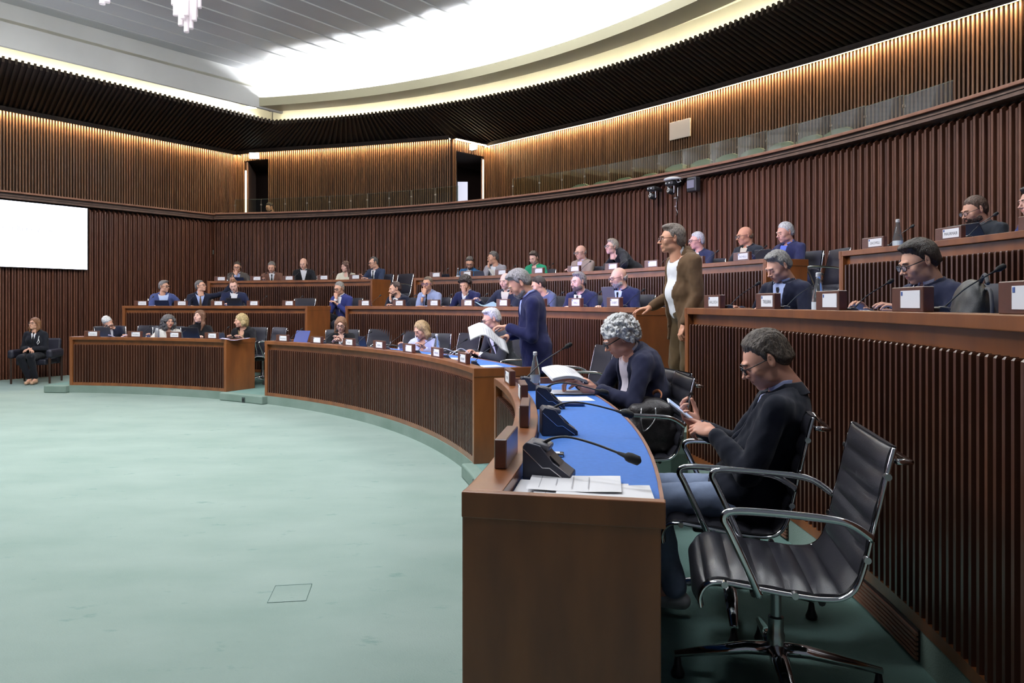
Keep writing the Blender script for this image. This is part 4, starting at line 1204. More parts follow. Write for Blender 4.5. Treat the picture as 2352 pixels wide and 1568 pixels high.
        f.cap(TR(0, 0.02 - hunch * 0.5, 0.42), c0 + nup * 0.022, 0.070 + t, 0.049 + t, k=k)
        if fem:
            for s in (-1, 1): f.ell(TR(s * 0.068, -0.075, 0.285), (0.055 + t, 0.05 + t, 0.055 + t), 0.04, R=Rt)
    torso(b, -0.012)
    for S, E_, W_ in arms:
        b.cap(S, E_, 0.040, 0.034, k=0.02); b.cap(E_, W_, 0.032, 0.022, k=0.01)
    for i, (K, A) in enumerate(legs):
        b.cap(HJ[i], K, 0.062, 0.046, k=0.03); b.cap(K, A, 0.043, 0.030, k=0.01); b.cap(A, np.array(A) + (0, -0.11, -0.04), 0.03, 0.024, k=0.01)
    V, Fq = b.mesh(); parts.append((V, Fq, 0))
    # hands
    hp_ = P.get('hpose', {})
    for i, s in enumerate((-1, 1)):
        q = dict(curl=0.45, dir=None, palm=(0, 0, -1), thumb=0.5, point=False); q.update(hp_.get(s, {}))
        S, E_, W_ = arms[i]
        key = (hd, round(q['curl'], 2), q['thumb'], s, q['point'])
        if key not in _hc: _hc[key] = hand_mesh(hd, q['curl'], thumb=q['thumb'], side=-s, point=q['point'])
        V, Fq = _hc[key]
        dr = q['dir'] if q['dir'] is not None else tuple(W_ - E_)
        R = frame_from(dr, -np.array(q['palm'], float))
        # the thumb sits on the -s side once the palm faces away from +Y
        V2_ = V.copy(); V2_[:, 0] *= q.get('flip', 1)
        F2 = Fq if q.get('flip', 1) > 0 else Fq[:, ::-1]
        parts.append((xf(V2_, R, W_ + np.array(dr) / (np.linalg.norm(dr) + 1e-9) * 0.012, 0.90 if fem else 1.0), F2, 0))
    body = npmesh('body', parts, [skin, lip, EYEW, EYEI], root)
    Mh = Matrix(((hs * Rh[0][0], hs * Rh[0][1], hs * Rh[0][2], Hc[0]), (hs * Rh[1][0], hs * Rh[1][1], hs * Rh[1][2], Hc[1]), (hs * Rh[2][0], hs * Rh[2][1], hs * Rh[2][2], Hc[2]), (0, 0, 0, 1)))
    # hair, brows, beard
    if P.get('hair', 'short') != 'none':
        f = hair_field(P, hh * 1.05); V, Fq = f.mesh()
        if len(Fq): npmesh('hair', [(xf(V, Rh, Hc, hs), Fq, 0)], cmat('hair', hairc), root)
    bc = P.get('browc', tuple(c * 0.8 for c in hairc))
    m = MB()
    for s in (-1, 1):
        m.tube([Mh @ Vector(p) for p in ((s * 0.014, -0.0975, 0.0205), (s * 0.028, -0.0975, 0.0245), (s * 0.042, -0.091, 0.0235), (s * 0.050, -0.082, 0.0185))], [0.0028, 0.0036, 0.003, 0.0015], 6)
    m.build('eyebrows', cmat('hair', bc), root, smooth=True)
    if P.get('beard'):
        V, Fq = beard_field(P, hh).mesh(); npmesh('beard', [(xf(V, Rh, Hc, hs), Fq, 0)], cmat('hair', P['beard']), root)
    if P.get('glasses'):
        glasses(root, Mh, P['glasses'], P.get('hw', 1.0), lens=near > 0, thick=P.get('gt', (0.0030, 0.0026, 0.0022)[near]))
    # clothes
    top = P.get('top', (0.02, 0.025, 0.05)); shirt = P.get('shirt', (0.75, 0.75, 0.80)); st = P.get('style', 'jacket')
    seed = P.get('seed', 1)
    def sleeves(f, t, endt=1.0, k=0.03):
        for S, E_, W_ in arms:
            W2 = E_ + (W_ - E_) * endt
            f.cap(S, E_, 0.052 + t, 0.048 + t, k=k); f.cap(E_, W2, 0.048 + t, 0.036 + t, k=0.012)
    lo2 = np.min([SH[0], SH[1], pel] + [a[1] for a in arms] + [a[2] for a in arms], 0) - 0.17
    hi2 = np.max([SH[0], SH[1], neckb, pel] + [a[1] for a in arms] + [a[2] for a in arms], 0) + 0.12
    if not sit: lo2[2] = min(lo2[2], pel[2] - 0.30)
    RtI = Rt.T
    def loc_grid(f):
        X, Y, Z = f.grid(); dx, dy, dz = X - pel[0], Y - pel[1], Z - pel[2]
        x = RtI[0][0] * dx + RtI[0][1] * dy + RtI[0][2] * dz; y = RtI[1][0] * dx + RtI[1][1] * dy + RtI[1][2] * dz; z = RtI[2][0] * dx + RtI[2][1] * dy + RtI[2][2] * dz
        return x / sc, y / sc, z / sc
    def topcut(f, z1=0.0, dip=0.018):
        X, Y, Z = f.grid(); X = X - c0[0]; Y = Y - c0[1]; Z = Z - c0[2]
        zz = X * nup[0] + Y * nup[1] + Z * nup[2]; ff = X * fwd[0] + Y * fwd[1] + Z * fwd[2]
        q = np.sqrt(np.maximum(X * X + Y * Y + Z * Z - zz * zz, 0))
        d = np.where(q < 0.11, zz - z1 + dip * np.clip(ff / 0.06, 0, 1), -1)
        f.d = np.maximum(f.d, d.astype(np.float32))
    neckcut = lambda f, r=0.054: f.cap(TR(0, 0.0 - hunch * 0.65, 0.455), Hc + Rh @ np.array((0, 0.03, -0.08)), r, r + 0.03, k=0.004, sign=-1)
    def collar(c, r=0.058, z0=-0.024, z1=0.034, gap=0.35, t=0.0045, nm='collar', slope=0.32):
        f = Field(c0 - 0.13, c0 + 0.13, (0.0062, 0.0052, 0.004)[near])
        X, Y, Z = f.grid(); X = X - c0[0]; Y = Y - c0[1]; Z = Z - c0[2]
        zz = X * nup[0] + Y * nup[1] + Z * nup[2]; ff = X * fwd[0] + Y * fwd[1] + Z * fwd[2]; ss = X * sdv[0] + Y * sdv[1] + Z * sdv[2]
        zz = zz + 0.030 * np.clip(ff / 0.06, 0, 1)          # lower in front
        q = np.sqrt((ff * 0.92) ** 2 + ss ** 2); rad = r - slope * np.minimum(zz - 0.01, 0.012)
        d = np.maximum(np.abs(q - rad) - t, np.maximum(zz - z1, z0 - zz))
        an = np.abs(np.arctan2(ss, ff)); gg = gap * (0.35 + 0.65 * np.clip((z1 - zz) / (z1 - z0), 0, 1))
        f.d = np.maximum(d, (gg - an) * 0.055).astype(np.float32)
        V, Fq = f.mesh()
        if len(Fq): npmesh(nm, [(V, Fq, 0)], c, root)
    if st in ('jacket', 'blazer_open', 'coat', 'womans_jacket'):
        # shirt underneath
        f = Field(lo2, hi2, hc * 0.9); torso(f, 0.006, ex=0)
        x, y, z = loc_grid(f)
        if st == 'womans_jacket' or P.get('neckline'):
            nl = P.get('neckline', 0.10); f.ell(TR(0, -0.10, 0.47), (0.055, 0.075, nl), 0.006, R=Rt, sign=-1)
        topcut(f, -0.008); f.noise(0.0014, 45, seed)
        V, Fq = f.mesh(); npmesh('shirt', [(V, Fq, 0)], cmat('cloth', shirt), root)
        # shirt cuffs
        m = MB()
        for S, E_, W_ in arms:
            d = (W_ - E_) / np.linalg.norm(W_ - E_); m.tube([W_ - d * 0.045, W_ - d * 0.002 * 1], [0.034, 0.032], 14)
        if P.get('cuffs', True): m.build('shirt_cuffs', cmat('cloth', shirt), root, smooth=True)
        # jacket
        f = Field(lo2, hi2, hc); torso(f, 0.017)
        if sit and near > 0 and P.get('tails', True):
            f.ell(pel + np.array((0, 0.03, -0.02)), (0.185 * (0.5 + 0.5 * bulk), 0.145, 0.15), 0.05)
            f.ell(pel + np.array((0, -0.06, 0.03)), (0.175, 0.10, 0.09), 0.05)
        if not sit or P.get('skirt', False):
            L = P.get('jl', 0.20)
            f.cap(TR(-0.055, 0.005, 0.02), pel + np.array((-0.06, 0.02, -L)), 0.118 * bulk, 0.122 * bulk, k=0.05)
            f.cap(TR(0.055, 0.005, 0.02), pel + np.array((0.06, 0.02, -L)), 0.118 * bulk, 0.122 * bulk, k=0.05)
        sleeves(f, 0.006 + 0.004 * (bulk - 1) * 10 * 0.3, P.get('endt', 0.90))
        x, y, z = loc_grid(f)
        vb = P.get('vbot', 0.16); vt = 0.46; wv = P.get('vw', 0.062 if st != 'coat' else 0.05)
        op = P.get('openj', 0.0)
        hw_ = np.clip((z - vb) / (vt - vb), 0, 1.3) * wv + op
        hw_ = np.where(z < vb, op + np.clip((vb - z), 0, 1) * 0.10 * (1 if op > 0 or P.get('flare') else 0), hw_)
        front = y + 0.01 + hunch * 0
        wedge = np.maximum(np.abs(x) - hw_, front).astype(np.float32)
        # rolled lapel
        lap = np.clip(1 - np.abs(np.abs(x) - hw_ - 0.022) / 0.022, 0, 1) * (y < -0.02) * (z > vb) * (z < 0.40)
        f.d = f.d - (0.005 * lap).astype(np.float32)
        f.noise(P.get('fold', 0.0034), 26, seed, (1, 1, 1)); f.noise(0.0014, 70, seed + 5)
        f.d = np.maximum(f.d, -wedge)
        topcut(f, 0.004)
        if not sit: 
            X, Y, Z = f.grid(); f.d = np.maximum(f.d, ((pel[2] - P.get('jl', 0.20)) - Z).astype(np.float32) + 0 * f.d)
        V, Fq = f.mesh(); npmesh('jacket', [(V, Fq, 0)], cmat('cloth', top), root)
        if P.get('collar', True) and st != 'womans_jacket' and not P.get('neckline'): collar(cmat('cloth', shirt), gap=P.get('cgap', 0.45))
        collar(cmat('cloth', top), r=0.071, z0=-0.035, z1=0.020, gap=0.95, t=0.0065, nm='jacket_collar', slope=0.5)
        if P.get('tie'):
            m = MB(); c_ = cmat('cloth', P['tie'])
            k0 = TR(0, -0.080 - hunch * 0.7, 0.440); pts = []; 
            def fs(z_):  # front surface depth of the shirt
                return -(0.100 * bulk + 0.012 + (0.016 if 0.1 < z_ < 0.35 else 0.0) - max(0, z_ - 0.33) * 0.33) - hunch * max(0, (z_ - 0.25)) * 2.2
            g = []
            for z_, w_ in ((0.452, 0.013), (0.430, 0.016), (0.412, 0.011), (0.38, 0.014), (0.30, 0.020), (0.22, 0.026), (0.14, 0.030), (0.10, 0.028)):
                yy = fs(z_) - 0.004 - (0.006 if z_ > 0.41 else 0)
                g.append([TR(-w_, yy + 0.003, z_), TR(-w_ * 0.5, yy - 0.004, z_), TR(w_ * 0.5, yy - 0.004, z_), TR(w_, yy + 0.003, z_)])
            m.sheet(g); m.build('tie', c_, root, smooth=True)
        if P.get('pocket'):
            m = MB(); m.add([TR(0.075, -0.112 * bulk, 0.30), TR(0.11, -0.098 * bulk, 0.30), TR(0.105, -0.10 * bulk, 0.325), TR(0.08, -0.113 * bulk, 0.32)], [(0, 1, 2, 3)]); m.build('pocket_square', PAPER, root)
    else:
        # shirt / sweater / dress worn alone
        f = Field(lo2, hi2, hc); torso(f, P.get('tt', 0.010)); sleeves(f, P.get('st', 0.0), P.get('endt', 0.93))
        if P.get('neckline'): f.ell(TR(0, -0.10, 0.47), (0.055, 0.075, P['neckline']), 0.006, R=Rt, sign=-1)
        if st != 'turtleneck': topcut(f, 0.004)
        if st == 'turtleneck':
            f.cap(TR(0, 0.0, 0.45), np.array(neckb) * 0.45 + Hc * 0.55 + Rh @ np.array((0, 0.02, -0.03)), 0.062, 0.056, k=0.01)
        f.noise(P.get('fold', 0.003), 28, seed); f.noise(0.0012, 75, seed + 4)
        V, Fq = f.mesh(); npmesh('shirt', [(V, Fq, 0)], cmat('cloth', top), root)
        if st == 'shirt': collar(cmat('cloth', top), gap=P.get('cgap', 0.7))
    # trousers
    tc = P.get('trousers', tuple(c * 0.9 for c in top))
    lo3 = np.min([l[0] for l in legs] + [l[1] for l in legs] + [tuple(pel)], 0) - 0.14; hi3 = np.max([l[0] for l in legs] + [tuple(pel)], 0) + 0.16
    f = Field(lo3, hi3, (0.015, 0.013, 0.0085)[near])
    f.ell(pel + np.array((0, 0.005, 0.0)), (0.155 * (0.5 + 0.5 * bulk), 0.118 * bulk, 0.125), 0)
    lt = P.get('lt', 0.0)
    for i, (K, A) in enumerate(legs):
        K, A = np.array(K), np.array(A); A2 = K + (A - K) * P.get('hem', 0.97)
        f.cap(HJ[i], K, 0.084 + lt, 0.066 + lt, k=0.04); f.cap(K, A2, 0.064 + lt, P.get('ankle', 0.052) + lt, k=0.02)
    f.noise(P.get('tfold', 0.0035), 24, seed + 2); f.noise(0.0016, 60, seed)
    V, Fq = f.mesh(); npmesh('trousers', [(V, Fq, 0)], cmat('cloth', tc), root)
    # shoes
    for i, (K, A) in enumerate(legs):
        A = np.array(A); fd = np.array(P.get('feet', {}).get((-1, 1)[i], (0, -1, 0)), float); fd /= np.linalg.norm(fd)
        f = Field(A - np.array((0.26, 0.26, 0.11)), A + np.array((0.26, 0.26, 0.06)), 0.0095 if near < 2 else 0.006)
        f.cap(A + (0, 0, -0.005), A + np.array((0, 0, -0.035)), 0.040, 0.036, k=0)
        f.cap(A - fd * 0.03 + np.array((0, 0, -0.045)), A + fd * 0.14 + np.array((0, 0, -0.052)), 0.036, 0.032, k=0.02)
        X, Y, Z = f.grid(); f.d = np.maximum(f.d, (A[2] - 0.080 - Z).astype(np.float32) + 0 * f.d)
        V, Fq = f.mesh(); npmesh('shoe', [(V, Fq, 0)], cmat('shoe', P.get('shoe', (0.012, 0.011, 0.011))), root)
    root['head'] = [float(c) for c in Hc]
    return root

# ================================================================== THINGS ON THE DESKS
def spot(Rf, zt, th, out=0.055, dz=0.0):
    """point on a desk: out metres behind its face"""
    return pol(Rf + out, th, zt + dz)

ROWS = {1: (R1, D1, Z1), 2: (R2, D2, Z2), 3: (R3, D3, Z3)}
def make_plate():
    t = thing('nameplate', 'x', 'nameplate')
    m = MB(); m.rbox((0, 0, 0.050), (0.275, 0.042, 0.100), 0.003, seg=1); m.build('block', W_PLATE, t)
    m = MB(); m.box((0.034, -0.0225, 0.050), (0.166, 0.003, 0.070)); c = m.build('card', CARD, t)
    m = MB(); m.box((-0.036, -0.0245, 0.073), (0.013, 0.0015, 0.016)); m.build('crest', CARDB, c)
    return t
plate0 = make_plate(); np_first = True
def nameplate(row, th, word, label, grp, ink=None, sz=0.031):
    global np_first
    Rf, zt, _ = ROWS[row]
    o = plate0 if np_first else copy_tree(plate0); np_first = False
    o.location = spot(Rf, zt, th); o.rotation_euler.z = RAD(th - 90)
    tag(o, label, 'nameplate', grp)
    if word:
        card = [c for c in o.children if c.name.startswith('card')][0]
        k = min(1.0, 0.135 / (0.62 * sz * len(word)))
        text(word, sz, ink or INK, card, (0.036, -0.0248, 0.045), (pi / 2, 0, 0), sx=k)
def nwords(n): return ['leftmost', 'second from left', 'third from left', 'fourth from left', 'fifth from left', 'sixth from left', 'seventh from left', 'eighth from left', 'ninth from left', 'tenth from left'][n]

def make_mic(pts, near, b=1.0):
    t = thing('desk_microphone', 'x', 'microphone')
    # wedge shaped base
    pf = [(y_ * b, z_ * b) for y_, z_ in [(0.0, 0.0), (0.0, 0.115), (0.012, 0.128), (0.060, 0.118), (0.105, 0.062), (0.165, 0.020), (0.165, 0.0)]]
    m = MB(); n = len(pf)
    for w, yo in ((0.055 * b, 0.0),):
        vs = [(-w, y, z) for y, z in pf] + [(w, y, z) for y, z in pf]
        m.add(vs, [tuple(range(n)), tuple(range(2 * n - 1, n - 1, -1))] + [(i, n + i, n + (i + 1) % n, (i + 1) % n) for i in range(n)])
    m.build('base', SLATEP, t, bevel=0.004)
    m = MB(); m.rbox((0, 0.035 * b, 0.122 * b), (0.085 * b, 0.062 * b, 0.022), 0.008, M=Matrix.Rotation(RAD(-12), 4, 'X')); m.build('speaker_grille', GREYP, t)
    m = MB()
    a = RAD(-43); Mx = Matrix.Translation((0, 0.108 * b, 0.066 * b)) @ Matrix.Rotation(a, 4, 'X')
    m.box((0, 0, 0.001), (0.075, 0.045, 0.004), M=Mx); m.build('button_panel', BLACK, t)
    if near:
        m = MB()
        for s in (-1, 1): m.tube([(s * 0.0565, 0.004, 0.105), (s * 0.0565, 0.07, 0.045), (s * 0.0565, 0.095, 0.045), (s * 0.0565, 0.150, 0.006)], 0.0022, 6)
        m.build('edge_trim', CHROMES, t)
    P = smooth_poly(pts, 6 if near else 2)
    r = [0.0085 + (0.0042 - 0.0085) * min(1, i / (len(P) * 0.25)) for i in range(len(P))]
    m = MB(); m.tube(P, r, 8 if near else 5); m.build('gooseneck', BLACK, t, smooth=True)
    d = (P[-1] - P[-2]).normalized(); m = MB()
    m.tube([P[-1] - d * 0.035, P[-1] - d * 0.008, P[-1], P[-1] + d * 0.012, P[-1] + d * 0.040, P[-1] + d * 0.048], [0.005, 0.008, 0.0145, 0.0165, 0.0155, 0.006], 12); m.build('mic_head', BLACKM, t, smooth=True)
    return t
mic_low = make_mic([(0.0, 0.060, 0.118), (0.015, 0.10, 0.140), (0.04, 0.16, 0.150), (0.075, 0.25, 0.138), (0.12, 0.36, 0.112)], True)
mic_up = make_mic([(0.0, 0.040, 0.085), (0.0, 0.07, 0.115), (0.005, 0.14, 0.185), (0.01, 0.22, 0.240), (0.012, 0.32, 0.300)], False, 0.75)
mic_used = [False, False]
def mic(row, th, label, grp, low=False, out=0.125, rz=0.0, sc=1.0):
    Rf, zt, _ = ROWS[row]; k = 0 if low else 1; src = (mic_low, mic_up)[k]
    o = src if not mic_used[k] else copy_tree(src); mic_used[k] = True
    o.location = spot(Rf, zt, th, out, -0.046); o.rotation_euler.z = RAD(th - 90) + rz; o.scale = (sc, sc, sc)
    tag(o, label, 'microphone', grp)

# nameplates: photo column of each front face, word as far as it can be read
NP = {
 ('left front-row desk', 1): [(209, 'HONSELL'), (308, 'POZZERLE'), (397, 'CAPOZZI'), (484, 'MASSOL.')],
 ('middle front-row desk', 1): [(647, 'SPAGNOLO'), (725, None), (799, 'ROSSI'), (868, 'BUNA'), (936, None), (1000, 'FERRARI'), (1061, 'CALLIGARI')],
 ('left second-row desk', 2): [(323, 'MORETUZ.'), (414, 'BULLIAN'), (498, 'LIVA'), (580, 'PISANI'), (661, 'RUSSO')],
 ('middle second-row desk', 2): [(836, 'MOZIONEN'), (914, 'MAZZOLINI'), (994, 'POLESELLO'), (1072, 'LIUPI'), (1153, 'BUIATTI'), (1237, None), (1319, 'CIRILLI'), (1408, 'DI BERT')],
 ('left back-row desk', 3): [(505, 'CONFICONI'), (587, 'CARLI'), (661, 'CELOTTI'), (741, 'FASIOLO'), (814, 'MORETTI')],
 ('middle back-row desk', 3): [(999, None), (1070, None), (1150, None), (1234, None), (1317, None), (1404, None), (1495, None), (1597, None), (1702, 'NOVELLI')],
}
for (dl, row), L in NP.items():
    Rf = ROWS[row][0]
    for i, (px, w) in enumerate(L):
        th = th_at(px, Rf + 0.035)
        nameplate(row, th, w, 'brown wooden nameplate with a white card on the %s, %s' % (dl, nwords(i)), 'nameplates on the ' + dl, ink=INKL if row > 1 and w not in ('CIRILLI', 'DI BERT', 'NOVELLI') else INK)
        mic(row, th - 0.15, 'black gooseneck microphone unit behind the %s nameplate of the %s' % (nwords(i), dl), 'microphones on the ' + dl, sc=0.72)
for i, (px, w) in enumerate(((1635, 'BALLOCH'), (1757, 'TRELEANI'), (1900, None), (2083, None), (2347, None))):
    th = th_at(px, R2 + 0.035)
    nameplate(2, th, w, 'brown wooden nameplate with a white card on the right second-row desk, %s' % nwords(i), 'nameplates on the right second-row desk')
    if i < 4: mic(2, th - 0.55, 'black gooseneck microphone rising behind the %s nameplate of the right second-row desk' % nwords(i), 'microphones on the right second-row desk', sc=(0.75, 0.7, 0.62, 0.70)[i], out=0.10)
for i, (px, w) in enumerate(((2004, 'GIACOMELLI'), (2177, 'MAURMAIR'), (2375, None))):
    th = th_at(px, R3 + 0.035)
    nameplate(3, th, w, 'brown wooden nameplate with a white card on the right back-row desk, %s' % nwords(i), 'nameplates on the right back-row desk', sz=0.034)
    mic(3, th - 0.3, 'black gooseneck microphone behind the %s nameplate of the right back-row desk' % nwords(i), 'microphones on the right back-row desk', sc=0.8)
lab = ['farthest of four, by the glass bottle', 'third nearest, beside the clear cup', 'second nearest, beside the eyeglass case', 'nearest of four, beside the loose papers']
for i, th in enumerate((8.2, 2.6, -2.9, -8.35)):
    nameplate(1, th, 'MIANI' if i == 0 else None, 'brown wooden nameplate on the nearest desk, ' + lab[i], 'nameplates on the nearest desk')
    mic(1, th - 0.15 - (0.05 if i else 0), 'black desk microphone unit on the blue surface, ' + lab[i], 'microphones on the nearest desk', low=i > 0, out=0.128, rz=(0, -0.05, 0.12, -0.10)[i])

def laptop(row, px, label, col=None, w=0.30, h=0.20, ang=18, out=0.33, rz=0.0, dz=0.0):
    Rf, zt, _ = ROWS[row]; th = th_at(px, Rf + out)
    t = thing('laptop', label, 'laptop', tuple(spot(Rf, zt, th, out, -0.046 + dz)), RAD(th - 90) + rz, 'open laptops on the desks')
    c = col or GREYP
    m = MB(); m.rbox((0, 0.11, 0.009), (w, 0.21, 0.016), 0.004, seg=1); m.build('keyboard_base', c, t)
    Mx = Matrix.Translation((0, 0.005, 0.012)) @ Matrix.Rotation(RAD(ang), 4, 'X')
    m = MB(); m.rbox((0, 0, h / 2), (w, 0.008, h), 0.003, seg=1, M=Mx); m.build('lid', c, t)
    m = MB(); m.box((0, 0.0048, h / 2), (w * 0.94, 0.001, h * 0.92), M=Mx); m.build('screen', mat('laptop_screen', (0.3, 0.35, 0.5), 0.3, emit=(0.6, 0.7, 1), es=0.6) if 'laptop_screen' not in MATS else MATS['laptop_screen'], t)
NAVYP = mat('navy_plastic', (0.012, 0.014, 0.030), 0.4); DGREY = mat('dark_grey_plastic', (0.060, 0.058, 0.066), 0.5); BLUEL = mat('blue_lit_lid', (0.05, 0.075, 0.26), 0.35)  # blue light falling on the lid is put into its base colour
laptop(1, 239, 'dark grey laptop open in front of the bowed white-haired man', DGREY, h=0.20)
laptop(1, 441, 'black laptop between the curly-haired woman and the woman in black', BLACK, w=0.36, h=0.21)
laptop(1, 507, 'low dark grey laptop in front of the blonde woman in black', DGREY, w=0.22, h=0.13)
laptop(2, 374, 'navy laptop in front of the man in the steel-blue jacket', NAVYP, h=0.15)
laptop(2, 540, 'black laptop in front of the reddish-haired man', BLACK, w=0.34, h=0.19)
laptop(3, 547, 'navy laptop in front of the dark-haired man, back row left', NAVYP, h=0.13)
laptop(1, 688, 'laptop with blue light coloured into its lid, standing open on the middle front-row desk', BLUEL, w=0.33, h=0.20, ang=-20, out=0.30, dz=0.0)
laptop(1, 834, 'small dark tablet on a stand beside the red-haired woman', NAVYP, w=0.18, h=0.155, ang=12)
laptop(3, 1018, 'black laptop case on the back-row middle desk near its left end', BLACKM, w=0.38, h=0.12, ang=30)
laptop(3, 1102, 'grey laptop between the man in teal and the man in pale grey', DGREY, w=0.26, h=0.15)
laptop(2, 1402, 'grey laptop in front of the bald man with the grey beard', mat('mid_grey_plastic', (0.085, 0.085, 0.11), 0.5), w=0.26, h=0.26, ang=10, out=0.32)
laptop(3, 1755, 'black tablet on the back-row desk beside the white-haired man in the navy blazer', BLACK, w=0.27, h=0.17, out=0.32, ang=10)
laptop(3, 2016, 'dark laptop behind the leftmost nameplate of the right back-row desk', DGREY, w=0.27, h=0.155, out=0.32)
laptop(3, 2232, 'black tablet in front of the bearded man with glasses at the upper right', BLACK, w=0.33, h=0.19, out=0.32, ang=28)

WATER = mat('bottle_label', (0.62, 0.72, 0.80), 0.4); CAPM = mat('bottle_cap', (0.75, 0.76, 0.78), 0.3, metal=0.4)
def bottle(loc, label, s=1.0, cap=True, lm=None):
    t = thing('water_bottle', label, 'bottle', tuple(loc), 0, 'water bottles on the desks')
    m = MB(); m.lathe([(0.030, 0), (0.036, 0.006), (0.0365, 0.095), (0.034, 0.12), (0.020, 0.185), (0.014, 0.215), (0.0135, 0.238)], n=20); m.build('glass_body', BOTTLE, t, smooth=True)
    m = MB(); m.lathe([(0.0148, 0.232), (0.0150, 0.252), (0.012, 0.256)], n=16); m.build('cap', CAPM, t)
    m = MB(); m.lathe([(0.0372, 0.035), (0.0374, 0.036), (0.0374, 0.088), (0.0372, 0.089)], n=20); m.build('paper_label', lm or mat('clear_label', (0.7, 0.8, 0.85), 0.4, alpha=0.35) if 'clear_label' not in MATS or lm else MATS['clear_label'], t)
    t.scale = (s, s, s)
def dpt(row, px, out, dz=-0.046):
    Rf, zt, _ = ROWS[row]; return spot(Rf, zt, th_at(px, Rf + out), out, dz)
p_ = unp(1229, 889, D1 - 0.046)
bottle(p_, 'clear glass water bottle with white cap on the nearest desk', 1.0)
bottle(dpt(1, 1003, 0.22), 'glass water bottle in front of the blonde woman in the lilac jacket', 1.05)
bottle(dpt(2, 1880, 0.14), 'glass water bottle beside the grey-haired man in navy, right second row', 1.0, lm=WATER)
bottle(dpt(3, 2062, 0.16), 'glass water bottle with blue label between the two upper right nameplates', 1.15, lm=WATER)
bottle(dpt(3, 734, 0.14), 'small water bottle on the left back-row desk', 0.62)
bottle(dpt(3, 1052, 0.16), 'grey bottle beside the man in teal on the back row', 0.85, lm=WATER)
bottle(dpt(2, 991, 0.16), 'small green bottle in front of the man in the pale blue jacket', 0.62, lm=mat('green_label', (0.02, 0.12, 0.08), 0.4))
t = thing('flask', 'grey metal flask in front of the curly-haired woman', 'flask', tuple(dpt(1, 361, 0.14)))
m = MB(); m.lathe([(0.030, 0), (0.036, 0.006), (0.036, 0.15), (0.026, 0.185), (0.020, 0.20)], n=18); m.build('body', mat('flask_grey', (0.32, 0.33, 0.36), 0.35, metal=0.3), t, smooth=True)
m = MB(); m.lathe([(0.020, 0.20), (0.020, 0.232), (0.017, 0.236)], n=16); m.build('cap', GREYP, t)
def cup(loc, label, s=1.0):
    t = thing('drinking_cup', label, 'cup', tuple(loc), 0, 'clear plastic cups on the desks')
    m = MB(); m.lathe([(0.024, 0), (0.026, 0.003), (0.030, 0.05), (0.033, 0.085), (0.031, 0.085), (0.028, 0.05), (0.022, 0.005)], n=20); m.build('cup_body', CUPM, t, smooth=True)
    m = MB(); m.lathe([(0.0335, 0.082), (0.0345, 0.085), (0.0335, 0.088)], n=20); m.build('rim', CUPM, t)
    t.scale = (s, s, s)
cup(unp(1253, 921, D1 - 0.046), 'clear plastic cup on the blue surface beside the glass bottle', 1.05)
cup(dpt(1, 943, 0.20), 'clear plastic cup in front of the blonde woman in lilac', 1.35)
cup(dpt(1, 628, 0.10), 'tiny white plastic cup near the left end of the middle front-row desk', 0.6)

def sheet_paper(loc, rz, label, w=0.21, l=0.297, curl=0.0, n=1, mt=None, grp='loose papers on the desks', lines=0, tilt=0.0):
    t = thing('paper_sheet', label, 'paper', tuple(loc), rz, grp)
    m = MB()
    for k in range(n):
        ox, oy, a = (rng.uniform(-0.006, 0.006), rng.uniform(-0.006, 0.006), rng.uniform(-0.04, 0.04)) if k else (0, 0, 0)
        g = [[(((i / 8 - 0.5) * l) * cos(a) - ((j / 4 - 0.5) * w) * sin(a) + ox, ((i / 8 - 0.5) * l) * sin(a) + ((j / 4 - 0.5) * w) * cos(a) + oy, 0.0012 + k * 0.0012 + curl * (1 - cos(pi * 2 * abs(i / 8 - 0.5))) * 0.5) for j in range(5)] for i in range(9)]
        m.sheet(g, 0.0006)
    o = m.build('page', mt or PAPER, t, smooth=False)
    if lines:
        e = MB()
        for k in range(lines):
            x = -l * 0.38 + l * 0.7 * k / lines; ln = w * rng.uniform(0.4, 0.8)
            e.add([(x, -ln / 2, 0.0035 + n * 0.0012), (x + 0.003, -ln / 2, 0.0035 + n * 0.0012), (x + 0.003, ln / 2, 0.0035 + n * 0.0012), (x, ln / 2, 0.0035 + n * 0.0012)], [(0, 1, 2, 3)])
        e.build('printed_lines', INKL, o)
    if tilt: t.rotation_euler = (tilt, 0, rz)
    return t
# pile of papers at the near end of the nearest desk
zb = D1 - 0.046
for k, (x, y, a, lb, ln) in enumerate(((0.16, 2.30, -0.16, 'loose white sheet lowest on the pile at the near desk end', 0), (0.22, 2.265, -0.13, 'printed white sheet across the middle of the pile at the near desk end', 5),
                              (0.285, 2.225, -0.10, 'white sheet at the right end of the pile near the desk corner', 0), (0.205, 2.34, -0.13, 'topmost white sheet of the pile at the near desk end', 4))):
    sheet_paper((x, y, zb + 0.002 + 0.004 * k), a, lb, grp='papers at the near desk end', lines=ln, curl=0.004)
